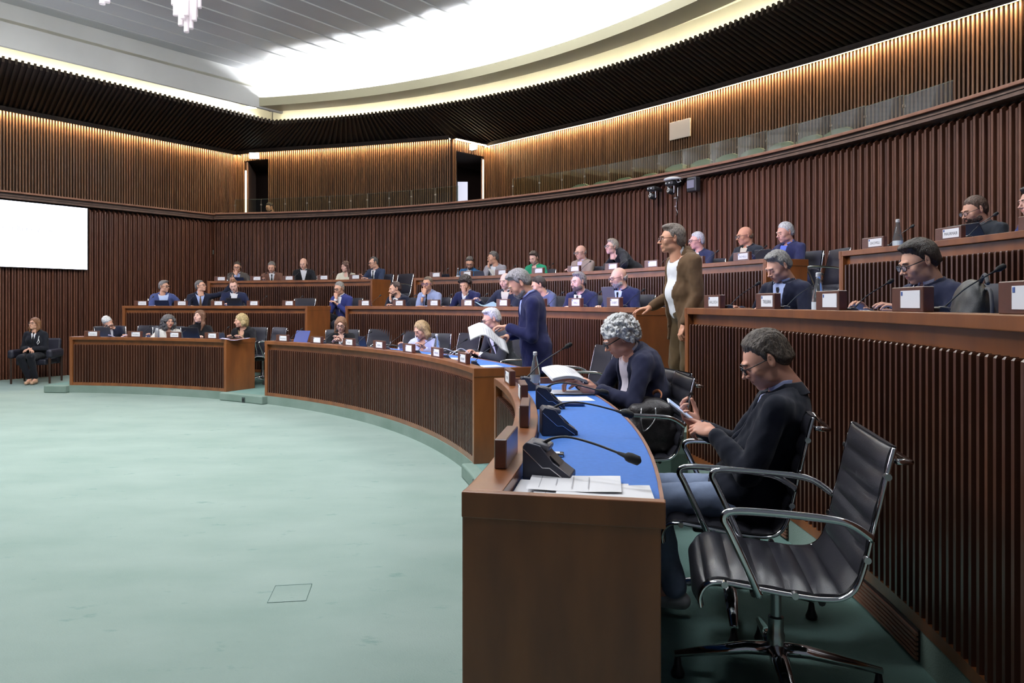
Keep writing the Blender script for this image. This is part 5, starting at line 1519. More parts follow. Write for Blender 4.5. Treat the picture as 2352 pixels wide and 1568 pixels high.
# at the reading man with curly hair
sheet_paper(unp(1305, 916, zb), 0.15, 'flat white sheet on the blue surface before the curly-haired man', grp='papers of the curly-haired man', lines=0)
sheet_paper(unp(1310, 903, zb) + Vector((0, 0, 0.006)), 0.0, 'lilac-shadowed stack of sheets under the open document', n=4, grp='papers of the curly-haired man')
t = thing('glasses_case', 'grey-blue soft eyeglass case on the blue desk surface', 'case', tuple(unp(1316, 932, zb)), -0.05)
m = MB(); m.rbox((0, 0, 0.012), (0.135, 0.052, 0.022), 0.010, seg=3); m.build('pouch', mat('case_blue', (0.10, 0.12, 0.25), 0.6), t, smooth=True)
m = MB(); m.tube([(-0.066, 0.0, 0.013), (-0.066, 0.0, 0.016)], 0.01, 8); m.box((0, -0.0262, 0.013), (0.115, 0.002, 0.003)); m.build('zip', BLACK, t)
t = thing('voting_device', 'small flat silver and black device beside the nearest microphone unit', 'device', tuple(unp(1276, 1047, zb)), -0.08)
m = MB(); m.rbox((0, 0, 0.007), (0.066, 0.050, 0.013), 0.004); m.build('case', BLACK, t)
m = MB(); m.box((-0.006, 0, 0.0142), (0.046, 0.034, 0.001)); m.build('label_window', CARD, t)
m = MB(); m.box((0, -0.0255, 0.006), (0.062, 0.002, 0.005)); m.build('metal_edge', CHROMES, t)
# papers elsewhere
sheet_paper(dpt(1, 1115, 0.30), 0.4, 'white papers on the right end of the middle front-row desk', n=3, grp='papers on the middle front-row desk')
sheet_paper(dpt(1, 1035, 0.33), -0.5, 'white papers under the white cable on the middle front-row desk', n=3, grp='papers on the middle front-row desk')
sheet_paper(dpt(1, 975, 0.30), 0.2, 'white paper below the blonde woman in lilac', n=2, grp='papers on the middle front-row desk')
sheet_paper(dpt(1, 272, 0.16, -0.02), 0.5, 'open magazine pages in front of the bowed white-haired man', n=3, curl=0.05, mt=PAPERL)
sheet_paper(dpt(1, 540, 0.16, -0.02), 0.2, 'lilac papers in front of the blonde woman in black', n=4, curl=0.03, mt=PAPERL, l=0.42)
sheet_paper(dpt(2, 1118, 0.12, -0.01), 0.5, 'pale grey-blue folder lying tilted on the middle second-row desk', n=1, curl=0.05, mt=mat('folder_grey', (0.22, 0.33, 0.42), 0.6), tilt=0.28)
sheet_paper(dpt(3, 1135, 0.10, 0.03), 1.2, 'striped newspaper in front of the man in pale grey', n=2, lines=8, tilt=0.9, l=0.24)
t = thing('charging_cable', 'looped white cable on the middle front-row desk', 'cable', tuple(dpt(1, 1040, 0.22)))
m = MB(); m.tube(smooth_poly([(0.10, 0.15, 0.02), (0.0, 0.02, 0.10), (-0.10, -0.02, 0.13), (-0.11, 0.0, 0.03), (-0.03, 0.03, 0.06), (0.08, 0.05, 0.13), (0.17, 0.08, 0.06), (0.10, -0.04, 0.005), (-0.05, -0.06, 0.008)], 5), 0.0045, 6); m.build('cord', WHITEP, t, smooth=True)
m = MB(); m.rbox((0.10, 0.15, 0.02), (0.03, 0.05, 0.02), 0.004); m.build('plug', WHITEP, t)
t = thing('tissue_pack', 'crumpled white plastic tissue pack behind the right second-row nameplates', 'tissue pack', tuple(dpt(2, 1987, 0.20)))
f = Field((-0.08, -0.06, -0.01), (0.08, 0.06, 0.07), 0.005); f.ell((0, 0, 0.02), (0.06, 0.04, 0.025), 0); f.noise(0.006, 90, 3); V, Fq = f.mesh(); npmesh('wrapper', [(V, Fq, 0)], WHITEP, t)

# black backpack leaning behind the right second-row desk
p = spot(R2, D2, th_at(2232, R2 + 0.42), 0.42, -0.046)
t = thing('backpack', 'black rounded bag with a small grey emblem on the right second-row desk', 'bag', tuple(p), RAD(th_at(2232, R2 + 0.42) - 90) - 0.3)
f = Field((-0.22, -0.14, -0.02), (0.24, 0.16, 0.26), 0.008)
f.ell((0, 0, 0.04), (0.165, 0.075, 0.145), 0.0); f.ell((0, 0.0, 0.01), (0.17, 0.085, 0.07), 0.03); X_, Y_, Z_ = f.grid(); f.d = np.maximum(f.d, (0.0 - Z_).astype(np.float32) + 0 * f.d); f.noise(0.0015, 60, 3)
V, Fq = f.mesh(); npmesh('bag_body', [(V, Fq, 0)], mat('bag_black', (0.012, 0.013, 0.014), 0.45, bump=0.2, bscale=300), t)
m = MB(); m.tube(smooth_poly([(0.10, 0.03, 0.14), (0.17, 0.03, 0.13), (0.20, 0.03, 0.06), (0.19, 0.03, 0.01)], 5), 0.008, 6); m.tube(smooth_poly([(0.06, 0.02, 0.17), (0.13, 0.02, 0.20), (0.18, 0.02, 0.16)], 5), 0.008, 6); m.build('strap', mat('strap_grey', (0.05, 0.05, 0.055), 0.6), t, smooth=True)
m = MB(); m.lathe([(0.010, 0), (0.010, 0.002)], c=(0, 0, 0), n=12, M=Matrix.Translation((-0.06, -0.086, 0.040)) @ Matrix.Rotation(pi / 2, 4, 'X')); m.box((-0.06, -0.087, 0.022), (0.06, 0.003, 0.006)); m.box((-0.06, -0.087, 0.014), (0.035, 0.003, 0.004)); m.build('emblem', CHROMES, t)

# ================================================================== CHANDELIER (hangs from the ceiling, its lower tubes in view)
cp = Vector(((425 - 1176) / F * 10.0, 10.0, 0))
t = thing('chandelier', 'hanging chandelier of clear pinkish glass tubes under the grey ceiling', 'chandelier', (cp.x, cp.y, 0))
zbm = 1.5 - (75 - YH) * 10.0 / F
tubes = [(0.02, 0, zbm, 0.7), (-0.07, 0.02, zbm + 0.10, 0.7), (0.07, 0.03, zbm + 0.06, 0.65), (-0.13, 0.0, zbm + 0.23, 0.6), (0.13, 0.0, zbm + 0.16, 0.6), (0.0, -0.06, zbm + 0.16, 0.6), (0.05, -0.07, zbm + 0.20, 0.6), (-0.05, 0.09, zbm + 0.14, 0.6), (0.17, 0.06, zbm + 0.36, 0.5), (-0.18, 0.05, zbm + 0.40, 0.5), (0.10, 0.10, zbm + 0.26, 0.5)]
for x, y, z, L_ in tubes:
    m = MB(); m.lathe([(0.012, 0.0), (0.034, 0.004), (0.036, 0.02), (0.034, 0.04), (0.034, L_)], c=(x, y, z), n=12); m.lathe([(0.024, 0.03), (0.024, L_)], c=(x, y, z), n=10); m.build('glass_tube', CRYST, t, smooth=True)
m = MB(); m.lathe([(0.26, zbm + 0.85), (0.28, zbm + 0.9), (0.10, zbm + 1.0), (0.02, zbm + 1.02), (0.02, ZC)], n=20); m.build('canopy', CHROMES, t)
cp2 = Vector(((235 - 1176) / F * 9.0, 9.0, 0)); z2 = 1.5 - (11 - YH) * 9.0 / F
t = thing('chandelier', 'second chandelier with only the tip of a glass tube showing at the top edge', 'chandelier', (cp2.x, cp2.y, 0))
for x, y, dz in ((0, 0, 0), (0.05, 0.02, 0.03), (-0.10, 0.05, 0.12), (0.12, -0.03, 0.14), (0.0, 0.12, 0.16)):
    m = MB(); m.lathe([(0.012, 0.0), (0.034, 0.004), (0.036, 0.02), (0.034, 0.04), (0.034, 0.6)], c=(x, y, z2 + dz), n=12); m.build('glass_tube', CRYST, t, smooth=True)
m = MB(); m.lathe([(0.22, z2 + 0.75), (0.24, z2 + 0.8), (0.10, z2 + 0.9), (0.02, z2 + 0.92), (0.02, ZC)], n=20); m.build('canopy', CHROMES, t)

# ================================================================== WHO SITS WHERE
def head_off(P):
    sc = P.get('sc', 1.0); hipz = 0.53 if P.get('sit', True) else 0.93 * sc
    Rt = np.array(Euler((RAD(P.get('lean', 12)), RAD(P.get('roll', 0)), 0)).to_matrix()) @ Rm(0, 0, P.get('twist', 0))
    pel = np.array((P.get('px', 0.0), P.get('py', 0.0), hipz)); hunch = P.get('hunch', 0.0)
    Rh = Rm(0, 0, P.get('yaw', 0)) @ Rm(P.get('pitch', 8), 0, 0) @ Rm(0, P.get('hroll', 0), 0)
    return pel + Rt @ np.array((0, -0.025 - hunch - P.get('poke', 0), 0.50)) * sc + np.array((0, 0, P.get('nk', 0.094) * sc)) + Rh @ np.array((0, -0.02, 0.02)), Rh

SEATED = []
def seat(label, px, py, Rh_, zfloor, P, by=None, sy=None, grp=None, chair_lb=None, ch=True, near_rest=True):
    """px, py: photo pixel of the head centre; Rh_: ring of the head; by / sy: body and head turn seen from the camera (0 towards it, -90 to the left)"""
    th = th_at(px, Rh_); tgt = pol(Rh_, th, z_at(px, py, Rh_))
    rz = RAD(th - 90)
    cam_dir = atan2(-tgt.y, -tgt.x)
    if by is not None: rz = cam_dir + RAD(by) + pi / 2
    if sy is not None:
        y = DEG(cam_dir + RAD(sy) + pi / 2 - rz); P['yaw'] = (y + 180) % 360 - 180
    H, Rh = head_off(P)
    dz = tgt.z - (zfloor + H[2]) 
    # wrists that touch the face
    P.setdefault('hands', {}); P.setdefault('hpose', {}); P.setdefault('hint', {})
    if P.get('sit', True) and near_rest:
        for k_, v_ in list(P['hands'].items()):
            if 0.80 < v_[2] < 0.90 and v_[1] < -0.30: P['hands'][k_] = (v_[0], v_[1], v_[2] - 0.035)
    P = dict(P)
    if dz: P['dz'] = dz
    H2 = H + np.array((0, 0, dz))
    for key, off, dr, pal, cu in (('chin', (0.010, -0.115, -0.175), (0, 0.15, 1), (0, 1, 0.1), 1.15), ('face', (0.035, -0.135, -0.150), (-0.05, 0.0, 1), (0, 1, 0), 0.25), ('temple', (0.085, -0.05, -0.13), (-0.1, 0.1, 1), (-1, 0.2, 0), 0.9)):
        if P.get(key):
            s = P[key]; o_ = np.array((s * off[0], off[1], off[2])); P['hands'][s] = tuple(H2 + Rh @ o_)
            P['hpose'][s] = dict(curl=cu, dir=tuple(Rh @ np.array((s * dr[0], dr[1], dr[2]))), palm=tuple(Rh @ np.array((s * pal[0], pal[1], pal[2]))), thumb=0.3)
            P['hint'][s] = (s * 0.35, -0.2, -1)
    c, s_ = cos(rz), sin(rz)
    loc = Vector((tgt.x - (c * H[0] - s_ * H[1]), tgt.y - (s_ * H[0] + c * H[1]), zfloor))
    r = person(label, P, loc, rz, grp)
    if P.get('sit', True) and ch:
        cl = Vector((loc.x, loc.y, zfloor)) + Vector((-s_ * (-1) * 0.0, 0, 0)) + Vector((-s_, c, 0)) * (P.get('py', 0) - 0.11) + Vector((c, s_, 0)) * P.get('px', 0)
        SEATED.append((cl, rz, chair_lb or ('office chair under the ' + label.split(' with ')[0].split(' in ')[0].replace('person', 'person') )))
    return r, loc, rz

NAVY = (0.012, 0.016, 0.045); DNAVY = (0.007, 0.009, 0.022); BLK = (0.006, 0.006, 0.008); WHT = (0.72, 0.72, 0.76); LBLUE = (0.42, 0.50, 0.78)
GREYH = (0.30, 0.29, 0.28); WHITEH = (0.66, 0.65, 0.63); DKH = (0.022, 0.015, 0.012); BRNH = (0.06, 0.032, 0.018); BLOND = (0.50, 0.34, 0.17); SALT = (0.16, 0.15, 0.145)
S1 = (0.60, 0.33, 0.23); S2 = (0.52, 0.275, 0.185); S3 = (0.64, 0.38, 0.30)
GB = mat('glasses_black', (0.008, 0.008, 0.010), 0.3); GBL = mat('glasses_blue', (0.03, 0.02, 0.20), 0.3); GBR = mat('glasses_brown', (0.10, 0.03, 0.02), 0.3)
ZF = {1: Z1, 2: Z2, 3: Z3}
# ---------------- front row, left
seat('person with white hair in a navy suit, head bowed and tilted over a laptop', 248, 741, 9.22, Z1, dict(hair='short', hairc=WHITEH, top=DNAVY, tie=BLK, skin=S1, lean=30, roll=-14, pitch=38, hroll=-34, closed=True, glasses=GB, bulk=1.12, seed=3, temple=-1, hands={1: (0.16, -0.42, 0.82)}), by=8, sy=22)
seat('person with big curly grey hair in a white jacket, front row left', 388, 738, 9.35, Z1, dict(fem=True, hair='curlylong', hairc=(0.10, 0.095, 0.095), style='womans_jacket', top=(0.66, 0.63, 0.58), shirt=(0.6, 0.58, 0.54), neckline=0.11, skin=S2, lips=(0.35, 0.05, 0.05), lean=10, pitch=4, seed=4, vw=0.075, hands={-1: (-0.32, -0.40, 0.85), 1: (0.16, -0.34, 0.82)}), sy=18, by=0)
seat('person with pinned brown hair and a black turtleneck looking up to the left', 458, 727, 9.35, Z1, dict(fem=True, hair='long', dl=0.08, open=0.056, hairc=(0.16, 0.075, 0.042), style='turtleneck', top=BLK, skin=S3, lean=8, pitch=-10, seed=5), sy=-38, by=12)
seat('person with a blonde bob and black jacket turned left on the left front row', 553, 736, 9.30, Z1, dict(fem=True, hair='bob', hairc=(0.50, 0.37, 0.18), style='womans_jacket', top=BLK, shirt=(0.25, 0.18, 0.10), skin=S1, lean=20, pitch=6, dl=0.03, seed=6, bulk=1.1, open=0.05), sy=-72, by=-28)
# ---------------- second row, left
seat('person with grey hair and glasses in a steel-blue jacket, arm stretched to the right', 377, 658, 10.95, Z2, dict(hair='wavy', hairc=SALT, top=(0.055, 0.075, 0.20), shirt=(0.50, 0.60, 0.85), skin=S2, glasses=GB, lean=6, pitch=0, seed=7, openj=0.03, vw=0.07, bulk=1.1, hands={1: (0.52, -0.22, 0.93), -1: (-0.18, -0.42, 0.84)}, hint={1: (0.1, 0.3, -1)}), sy=48, by=4)
seat('person in a navy suit and brown tie pointing up to the right', 461, 657, 10.98, Z2, dict(hair='short', hairc=(0.13, 0.12, 0.115), top=DNAVY, shirt=LBLUE, tie=(0.13, 0.08, 0.05), skin=S1, glasses=GB, lean=4, pitch=-12, seed=8, vw=0.085, hands={1: (0.60, -0.12, 1.28), -1: (-0.20, -0.42, 0.84)}, hint={1: (0.3, 0.1, -1)}, hpose={1: dict(curl=1.1, point=True, dir=(0.25, 0, 1), palm=(0, -1, 0))}), sy=52, by=6)
seat('person with reddish-brown hair in a navy jacket, head down over a black laptop', 537, 656, 10.92, Z2, dict(hair='receding', hairc=(0.16, 0.065, 0.03), top=NAVY, shirt=WHT, skin=S3, lean=14, pitch=16, hroll=-8, seed=9, vw=0.07, bulk=1.12, hands={-1: (-0.16, -0.44, 0.88), 1: (0.34, -0.36, 0.84)}), sy=-6, by=0)
seat('grey-haired person in a royal-blue suit, hand on chin, legs crossed by the aisle', 779, 662, 10.95, Z2, dict(hair='short', hairc=(0.24, 0.23, 0.22), top=(0.028, 0.035, 0.15), shirt=WHT, skin=S1, glasses=GB, lean=14, pitch=14, chin=-1, seed=10, trousers=(0.01, 0.012, 0.02), hands={1: (0.05, -0.26, 0.84)}, legs=[((-0.12, -0.46, 0.66), (0.02, -0.52, 0.24)), ((0.12, -0.43, 0.50), (0.10, -0.36, 0.09))]), sy=-40, by=-38)
# ---------------- back row, left
seat('person with dark hair and glasses in a grey-brown jacket, hand on chin, back row left', 545, 613, 12.85, Z3, dict(hair='short', hairc=DKH, top=(0.07, 0.06, 0.055), shirt=LBLUE, skin=S1, glasses=GB, lean=16, pitch=10, chin=-1, seed=11), sy=-12, by=-6)
seat('person with grey hair in a brown jacket looking down at a phone, back row left', 624, 613, 12.85, Z3, dict(hair='short', hairc=SALT, top=(0.13, 0.06, 0.042), shirt=WHT, tie=BLK, skin=S1, lean=14, pitch=22, seed=12, hands={-1: (-0.20, -0.36, 0.88)}), sy=-14, by=-6)
seat('bald person in a black jacket and open white shirt, back row left', 697, 605, 12.85, Z3, dict(hair='bald', hairc=(0.3, 0.25, 0.2), bald_top=-0.01, top=BLK, shirt=WHT, skin=(0.66, 0.38, 0.28), lean=10, pitch=20, seed=13, bulk=1.1, vw=0.07), sy=-18, by=-6)
seat('person with long brown hair in a cream blouse, back row left', 793, 612, 12.85, Z3, dict(fem=True, hair='long', dl=0.10, hairc=(0.075, 0.033, 0.022), style='shirt', top=(0.72, 0.68, 0.55), neckline=0.09, skin=S3, lean=14, pitch=8, seed=14, open=0.052), sy=-42, by=-14)
seat('balding person with glasses in a navy suit at the left back-row aisle end', 858, 603, 12.85, Z3, dict(hair='receding', rec=0.075, hairc=(0.05, 0.045, 0.045), top=(0.015, 0.022, 0.048), shirt=WHT, tie=BLK, skin=S1, glasses=GB, lean=12, pitch=14, seed=15, bulk=1.15, hands={-1: (-0.12, -0.45, 0.90), 1: (0.05, -0.42, 0.88)}), sy=-62, by=-36)
# ---------------- front row, middle
seat('person with long light-brown hair and glasses in a black jacket, front row', 783, 745, 9.38, Z1, dict(fem=True, hair='longfull', hairc=(0.24, 0.12, 0.065), style='womans_jacket', top=BLK, shirt=WHT, neckline=0.09, skin=S3, glasses=GB, lean=10, pitch=14, seed=16, open=0.050, vw=0.05, hands={-1: (-0.10, -0.40, 0.83), 1: (0.02, -0.38, 0.86)}), sy=-8, by=-4)
seat('person with a blonde bob and pale lilac jacket looking down to the left', 967, 757, 9.30, Z1, dict(fem=True, hair='bob', dl=-0.01, hairc=(0.46, 0.31, 0.16), style='womans_jacket', top=(0.50, 0.53, 0.80), shirt=(0.62, 0.6, 0.68), neckline=0.15, skin=S1, closed=True, lean=20, pitch=24, seed=17, open=0.052, fr=0.02, vw=0.05, near=1, hands={-1: (-0.22, -0.42, 0.84), 1: (0.12, -0.40, 0.83)}), sy=-52, by=-22)
seat('person with white hair and glasses in a dark grey suit, behind the standing reader', 1128, 733, 9.38, Z1, dict(hair='wavy', ht=0.014, hairc=(0.70, 0.69, 0.68), top=(0.030, 0.032, 0.038), shirt=WHT, skin=S1, glasses=GB, lean=24, pitch=18, seed=18, near=1, hands={1: (-0.02, -0.40, 0.84), -1: (-0.12, -0.42, 0.86)}), sy=-74, by=-58)
STAND1, l1, r1 = seat('standing person with swept grey hair in a navy suit reading sheets of paper', 1192, 652, 8.98, Z1, dict(sit=False, nk=0.075, hair='wavy', ht=0.020, hairc=(0.27, 0.26, 0.25), beard=(0.30, 0.28, 0.27), bt=0.002, top=(0.012, 0.014, 0.060), trousers=(0.010, 0.012, 0.04), shirt=LBLUE, skin=S2, lean=6, hunch=0.03, poke=0.02, pitch=34, closed=True, sc=1.03, bulk=1.08, near=1, seed=19, jl=0.22, hands={1: (0.05, -0.27, 1.17), -1: (-0.12, -0.24, 1.08)}, hint={1: (0.4, 0.35, -1)}, hpose={1: dict(curl=0.55, dir=(-0.5, -0.8, 0.05), palm=(0, -0.1, -1)), -1: dict(curl=0.55)}), sy=-82, by=-80)
# ---------------- second row, middle
seat('person with receding dark hair in a black suit, chin on hand, turned left', 907, 663, 10.92, Z2, dict(hair='receding', rec=0.055, hairc=(0.045, 0.024, 0.020), top=DNAVY, shirt=WHT, tie=BLK, skin=S1, beard=(0.12, 0.06, 0.04), bt=0.0015, lean=24, pitch=12, chin=-1, seed=20, bulk=1.1), sy=-72, by=-38)
seat('person with blue-rimmed glasses in a pale blue jacket, hand on chin', 982, 652, 10.95, Z2, dict(hair='receding', rec=0.045, hairc=(0.10, 0.07, 0.05), top=(0.27, 0.31, 0.50), shirt=LBLUE, tie=BLK, skin=S2, glasses=GBL, lean=10, pitch=4, chin=-1, seed=21), sy=-26, by=-34)
seat('person with dark curly hair in a navy jacket, face resting in one hand', 1068, 652, 10.90, Z2, dict(hair='curly', ht=0.022, hairc=(0.028, 0.018, 0.016), top=(0.014, 0.017, 0.065), shirt=WHT, skin=S1, lean=18, pitch=28, closed=True, face=1, seed=22, hands={-1: (-0.24, -0.42, 0.83)}), sy=-30, by=-30)
seat('balding older person in a dark jacket and cream shirt holding a grey-blue folder', 1161, 645, 10.95, Z2, dict(hair='bald', bald_top=0.02, hairc=(0.5, 0.48, 0.46), top=(0.016, 0.020, 0.040), shirt=(0.6, 0.56, 0.48), skin=S3, lean=12, pitch=10, seed=23, cgap=0.8, vw=0.075, bulk=1.12, hands={-1: (-0.30, -0.42, 0.90), 1: (0.0, -0.40, 0.84)}), sy=-35, by=-30)
seat('person with dark hair in a blue-grey jacket, half hidden behind the standing reader', 1236, 655, 10.86, Z2, dict(hair='short', hairc=(0.028, 0.018, 0.016), top=(0.085, 0.10, 0.18), shirt=WHT, skin=S1, lean=30, hunch=0.03, pitch=20, seed=24, bulk=1.12, hands={-1: (-0.05, -0.50, 0.86), 1: (0.08, -0.48, 0.84)}), sy=-75, by=-45)
seat('person with swept grey hair and goatee in a navy suit, forearms on the second-row desk', 1328, 647, 10.90, Z2, dict(hair='wavy', ht=0.014, hairc=(0.25, 0.235, 0.23), beard=(0.17, 0.13, 0.11), bt=0.003, top=(0.013, 0.016, 0.05), shirt=WHT, tie=(0.03, 0.028, 0.025), skin=S3, lean=16, pitch=6, seed=25, near=1, bulk=1.2, chub=1.0, jaw=1.1, hands={1: (0.18, -0.42, 0.86), -1: (0.0, -0.46, 0.84)}, hpose={1: dict(dir=(-1, -0.25, 0)), -1: dict(dir=(1, -0.2, 0))}), sy=-50, by=-32)
seat('bald person with glasses and grey beard in a navy suit, second row beside the aisle', 1420, 637, 10.90, Z2, dict(hair='bald', bald_top=-0.005, hairc=(0.5, 0.45, 0.42), beard=(0.42, 0.38, 0.36), bt=0.003, top=(0.013, 0.017, 0.055), shirt=LBLUE, tie=BLK, skin=(0.62, 0.36, 0.27), glasses=GBR, gt=0.003, lean=16, pitch=14, seed=26, near=1, bulk=1.15, chub=0.6), sy=-62, by=-36)
# ---------------- back row, middle
seat('person with tied dark hair and glasses in a teal-blue jacket looking down', 1079, 604, 12.85, Z3, dict(hair='short', ht=0.016, hairc=(0.05, 0.04, 0.036), beard=(0.06, 0.045, 0.04), bt=0.002, top=(0.02, 0.085, 0.20), shirt=WHT, skin=S2, glasses=GB, lean=20, pitch=26, roll=6, seed=27, hands={1: (0.34, -0.36, 0.88), -1: (-0.16, -0.40, 0.84)}), sy=-8, by=-22)
seat('person with dark grey hair in a pale grey jacket, hand on chin, reading a newspaper', 1132, 592, 12.85, Z3, dict(hair='short', hairc=(0.085, 0.075, 0.07), top=(0.30, 0.28, 0.31), shirt=WHT, skin=S2, lean=14, pitch=10, chin=-1, seed=28), sy=-68, by=-28)
seat('person with short brown hair in a bright green jacket looking down', 1226, 592, 12.85, Z3, dict(fem=True, hair='wavy', ht=0.016, hairc=(0.05, 0.032, 0.026), style='womans_jacket', top=(0.02, 0.24, 0.12), shirt=(0.3, 0.28, 0.26), skin=S3, closed=True, lean=16, pitch=26, seed=29, vw=0.05), sy=-34, by=-26)
seat('bald person with dark glasses in a beige jacket, back row middle', 1333, 579, 12.85, Z3, dict(hair='bald', bald_top=0.0, hairc=(0.4, 0.35, 0.3), top=(0.30, 0.235, 0.185), shirt=(0.62, 0.55, 0.72), skin=(0.64, 0.37, 0.27), glasses=GB, lean=10, pitch=12, seed=30, bulk=1.12, vw=0.05, chub=0.5, near=1, hands={1: (0.0, -0.30, 0.86), -1: (0.0, -0.34, 0.84)}), sy=-48, by=-36)
seat('person with short ash-blonde hair and glasses in black leaning over the desk', 1405, 567, 12.50, Z3, dict(sit=False, sc=0.92, fem=True, hair='wavy', ht=0.020, side=0.03, hairc=(0.36, 0.31, 0.26), style='womans_jacket', top=BLK, shirt=BLK, neckline=0.11, skin=S3, glasses=GB, lean=46, pitch=-2, poke=0.03, seed=31, near=1, bulk=1.1, hands={1: (0.16, -0.42, 0.84), -1: (-0.16, -0.40, 0.84)}, hint={1: (0.9, 0.3, 0.2), -1: (-0.9, 0.3, 0.2)}), sy=-56, by=-66)
STAND2, l2, r2 = seat('standing person in a brown corduroy suit and white shirt, hand resting on the desk corner', 1543, 549, 10.16, Z1 + 0.348, dict(sit=False, nk=0.080, hair='wavy', ht=0.016, nape=0.03, hairc=(0.20, 0.165, 0.14), top=(0.115, 0.068, 0.036), trousers=(0.085, 0.055, 0.026), shirt=(0.70, 0.70, 0.74), skin=(0.50, 0.25, 0.16), glasses=GBR, lean=5, poke=0.045, pitch=2, sc=1.04, bulk=1.22, near=1, seed=32, openj=0.060, flare=True, vbot=0.12, vw=0.05, jl=0.26, tfold=0.005, lt=0.012, cgap=0.8, jaw=1.05, hands={-1: (-0.20, -0.24, 1.00), 1: (0.19, -0.13, 0.86)}, hint={1: (0.12, 0.5, -1), -1: (-0.5, 0.6, -1)}, hpose={-1: dict(curl=0.25, dir=(0, -1, -0.12), palm=(0, 0, -1)), 1: dict(curl=0.9, dir=(0, -0.4, -1))}), sy=-78, by=-62)
seat('person with white hair and glasses in a navy suit and dark red tie, back row', 1600, 553, 12.85, Z3, dict(hair='short', ht=0.014, hairc=(0.72, 0.71, 0.70), top=(0.018, 0.022, 0.055), shirt=WHT, tie=(0.08, 0.008, 0.02), skin=(0.64, 0.33, 0.26), glasses=GB, lean=6, pitch=6, seed=33, near=1, bulk=1.12), sy=-66, by=-38)
seat('bald person with black glasses in a black jacket and cream shirt, back row', 1710, 541, 12.85, Z3, dict(hair='bald', bald_top=-0.01, hairc=(0.2, 0.15, 0.1), top=(0.010, 0.012, 0.018), shirt=(0.62, 0.55, 0.44), skin=(0.56, 0.27, 0.17), glasses=GB, lean=8, pitch=12, seed=34, near=1, bulk=1.1, chub=0.5, vw=0.065, cgap=0.8), sy=-62, by=-42)
seat('person with white hair in a navy blazer and open blue shirt beside the black tablet', 1803, 534, 12.85, Z3, dict(hair='short', ht=0.014, hairc=(0.66, 0.65, 0.66), top=(0.016, 0.018, 0.060), shirt=(0.12, 0.18, 0.60), skin=(0.60, 0.32, 0.25), lean=12, pitch=14, seed=35, near=1, bulk=1.2, vw=0.06, cgap=0.8, chub=0.4, hands={-1: (-0.26, -0.50, 0.92), 1: (0.1, -0.40, 0.84)}, hpose={-1: dict(curl=0.5, dir=(0.3, -1, 0.1))}), sy=-56, by=-44)
# ---------------- second row, right
seat('person with wavy grey hair in a navy suit and tie looking down, right second row', 1787, 612, 10.88, Z2, dict(hair='wavy', ht=0.016, hairc=(0.30, 0.29, 0.28), top=(0.010, 0.012, 0.028), shirt=LBLUE, tie=(0.02, 0.022, 0.035), skin=(0.60, 0.33, 0.25), closed=True, lean=20, pitch=28, seed=36, near=2, bulk=1.08, hands={-1: (-0.24, -0.42, 0.84), 1: (0.12, -0.40, 0.83)}), sy=-54, by=-40)
seat('person with dark hair and black glasses in a navy suit looking down, right second row', 2110, 601, 10.86, Z2, dict(hair='wavy', ht=0.016, hairc=(0.025, 0.016, 0.012), top=(0.014, 0.017, 0.040), shirt=(0.50, 0.50, 0.62), tie=(0.010, 0.012, 0.03), skin=(0.55, 0.30, 0.21), glasses=GB, gt=0.0028, closed=True, lean=20, pitch=22, seed=37, near=2, bulk=1.05, hands={-1: (-0.2, -0.42, 0.84), 1: (0.12, -0.40, 0.83)}), sy=-64, by=-50)
# ---------------- back row, right
seat('person with short brown hair, glasses and beard in a dark jacket at the upper right', 2238, 483, 12.85, Z3, dict(hair='short', ht=0.010, hairc=(0.08, 0.045, 0.03), beard=(0.05, 0.028, 0.02), bt=0.006, top=(0.014, 0.017, 0.022), shirt=(0.3, 0.3, 0.32), skin=(0.56, 0.30, 0.21), glasses=GB, closed=True, lean=24, pitch=20, seed=38, near=2, bulk=1.08, hands={1: (0.1, -0.46, 0.86), -1: (-0.05, -0.48, 0.86)}), sy=-58, by=-46)
seat('person with spiky dark hair in a blue jacket cut off by the right edge', 2374, 462, 12.85, Z3, dict(hair='wavy', ht=0.018, hairc=(0.018, 0.014, 0.014), top=(0.020, 0.032, 0.12), shirt=WHT, skin=(0.62, 0.36, 0.29), lean=12, pitch=10, seed=39, near=1), sy=-60, by=-50)
# ---------------- nearest desk
CURLY, l3, r3 = seat('person with curly white hair and black glasses in a navy jacket reading a document', 1421, 776, 9.27, Z1, dict(nk=0.068, hair='afro', ht=0.015, hairc=(0.95, 0.93, 0.90), top=(0.014, 0.016, 0.040), trousers=(0.012, 0.014, 0.03), shirt=(0.66, 0.60, 0.68), skin=(0.60, 0.30, 0.21), glasses=GB, gt=0.0034, closed=True, lean=16, hunch=0.045, poke=0.02, pitch=30, seed=40, near=2, bulk=1.30, chub=0.8, cgap=0.7, vw=0.060, openj=0.035, vbot=0.05, fold=0.0045, hands={-1: (-0.10, -0.50, 0.875), 1: (0.10, -0.44, 0.845)}, hint={-1: (-0.6, 0.3, -1), 1: (0.8, 0.35, -1)}, hpose={-1: dict(curl=0.7, dir=(0.25, -1, 0.1), palm=(0.3, 0, -1), thumb=0.8), 1: dict(curl=0.75, dir=(-0.35, -1, 0.12), palm=(-0.9, 0, 0.45), thumb=0.8)}), sy=-76, by=-68)
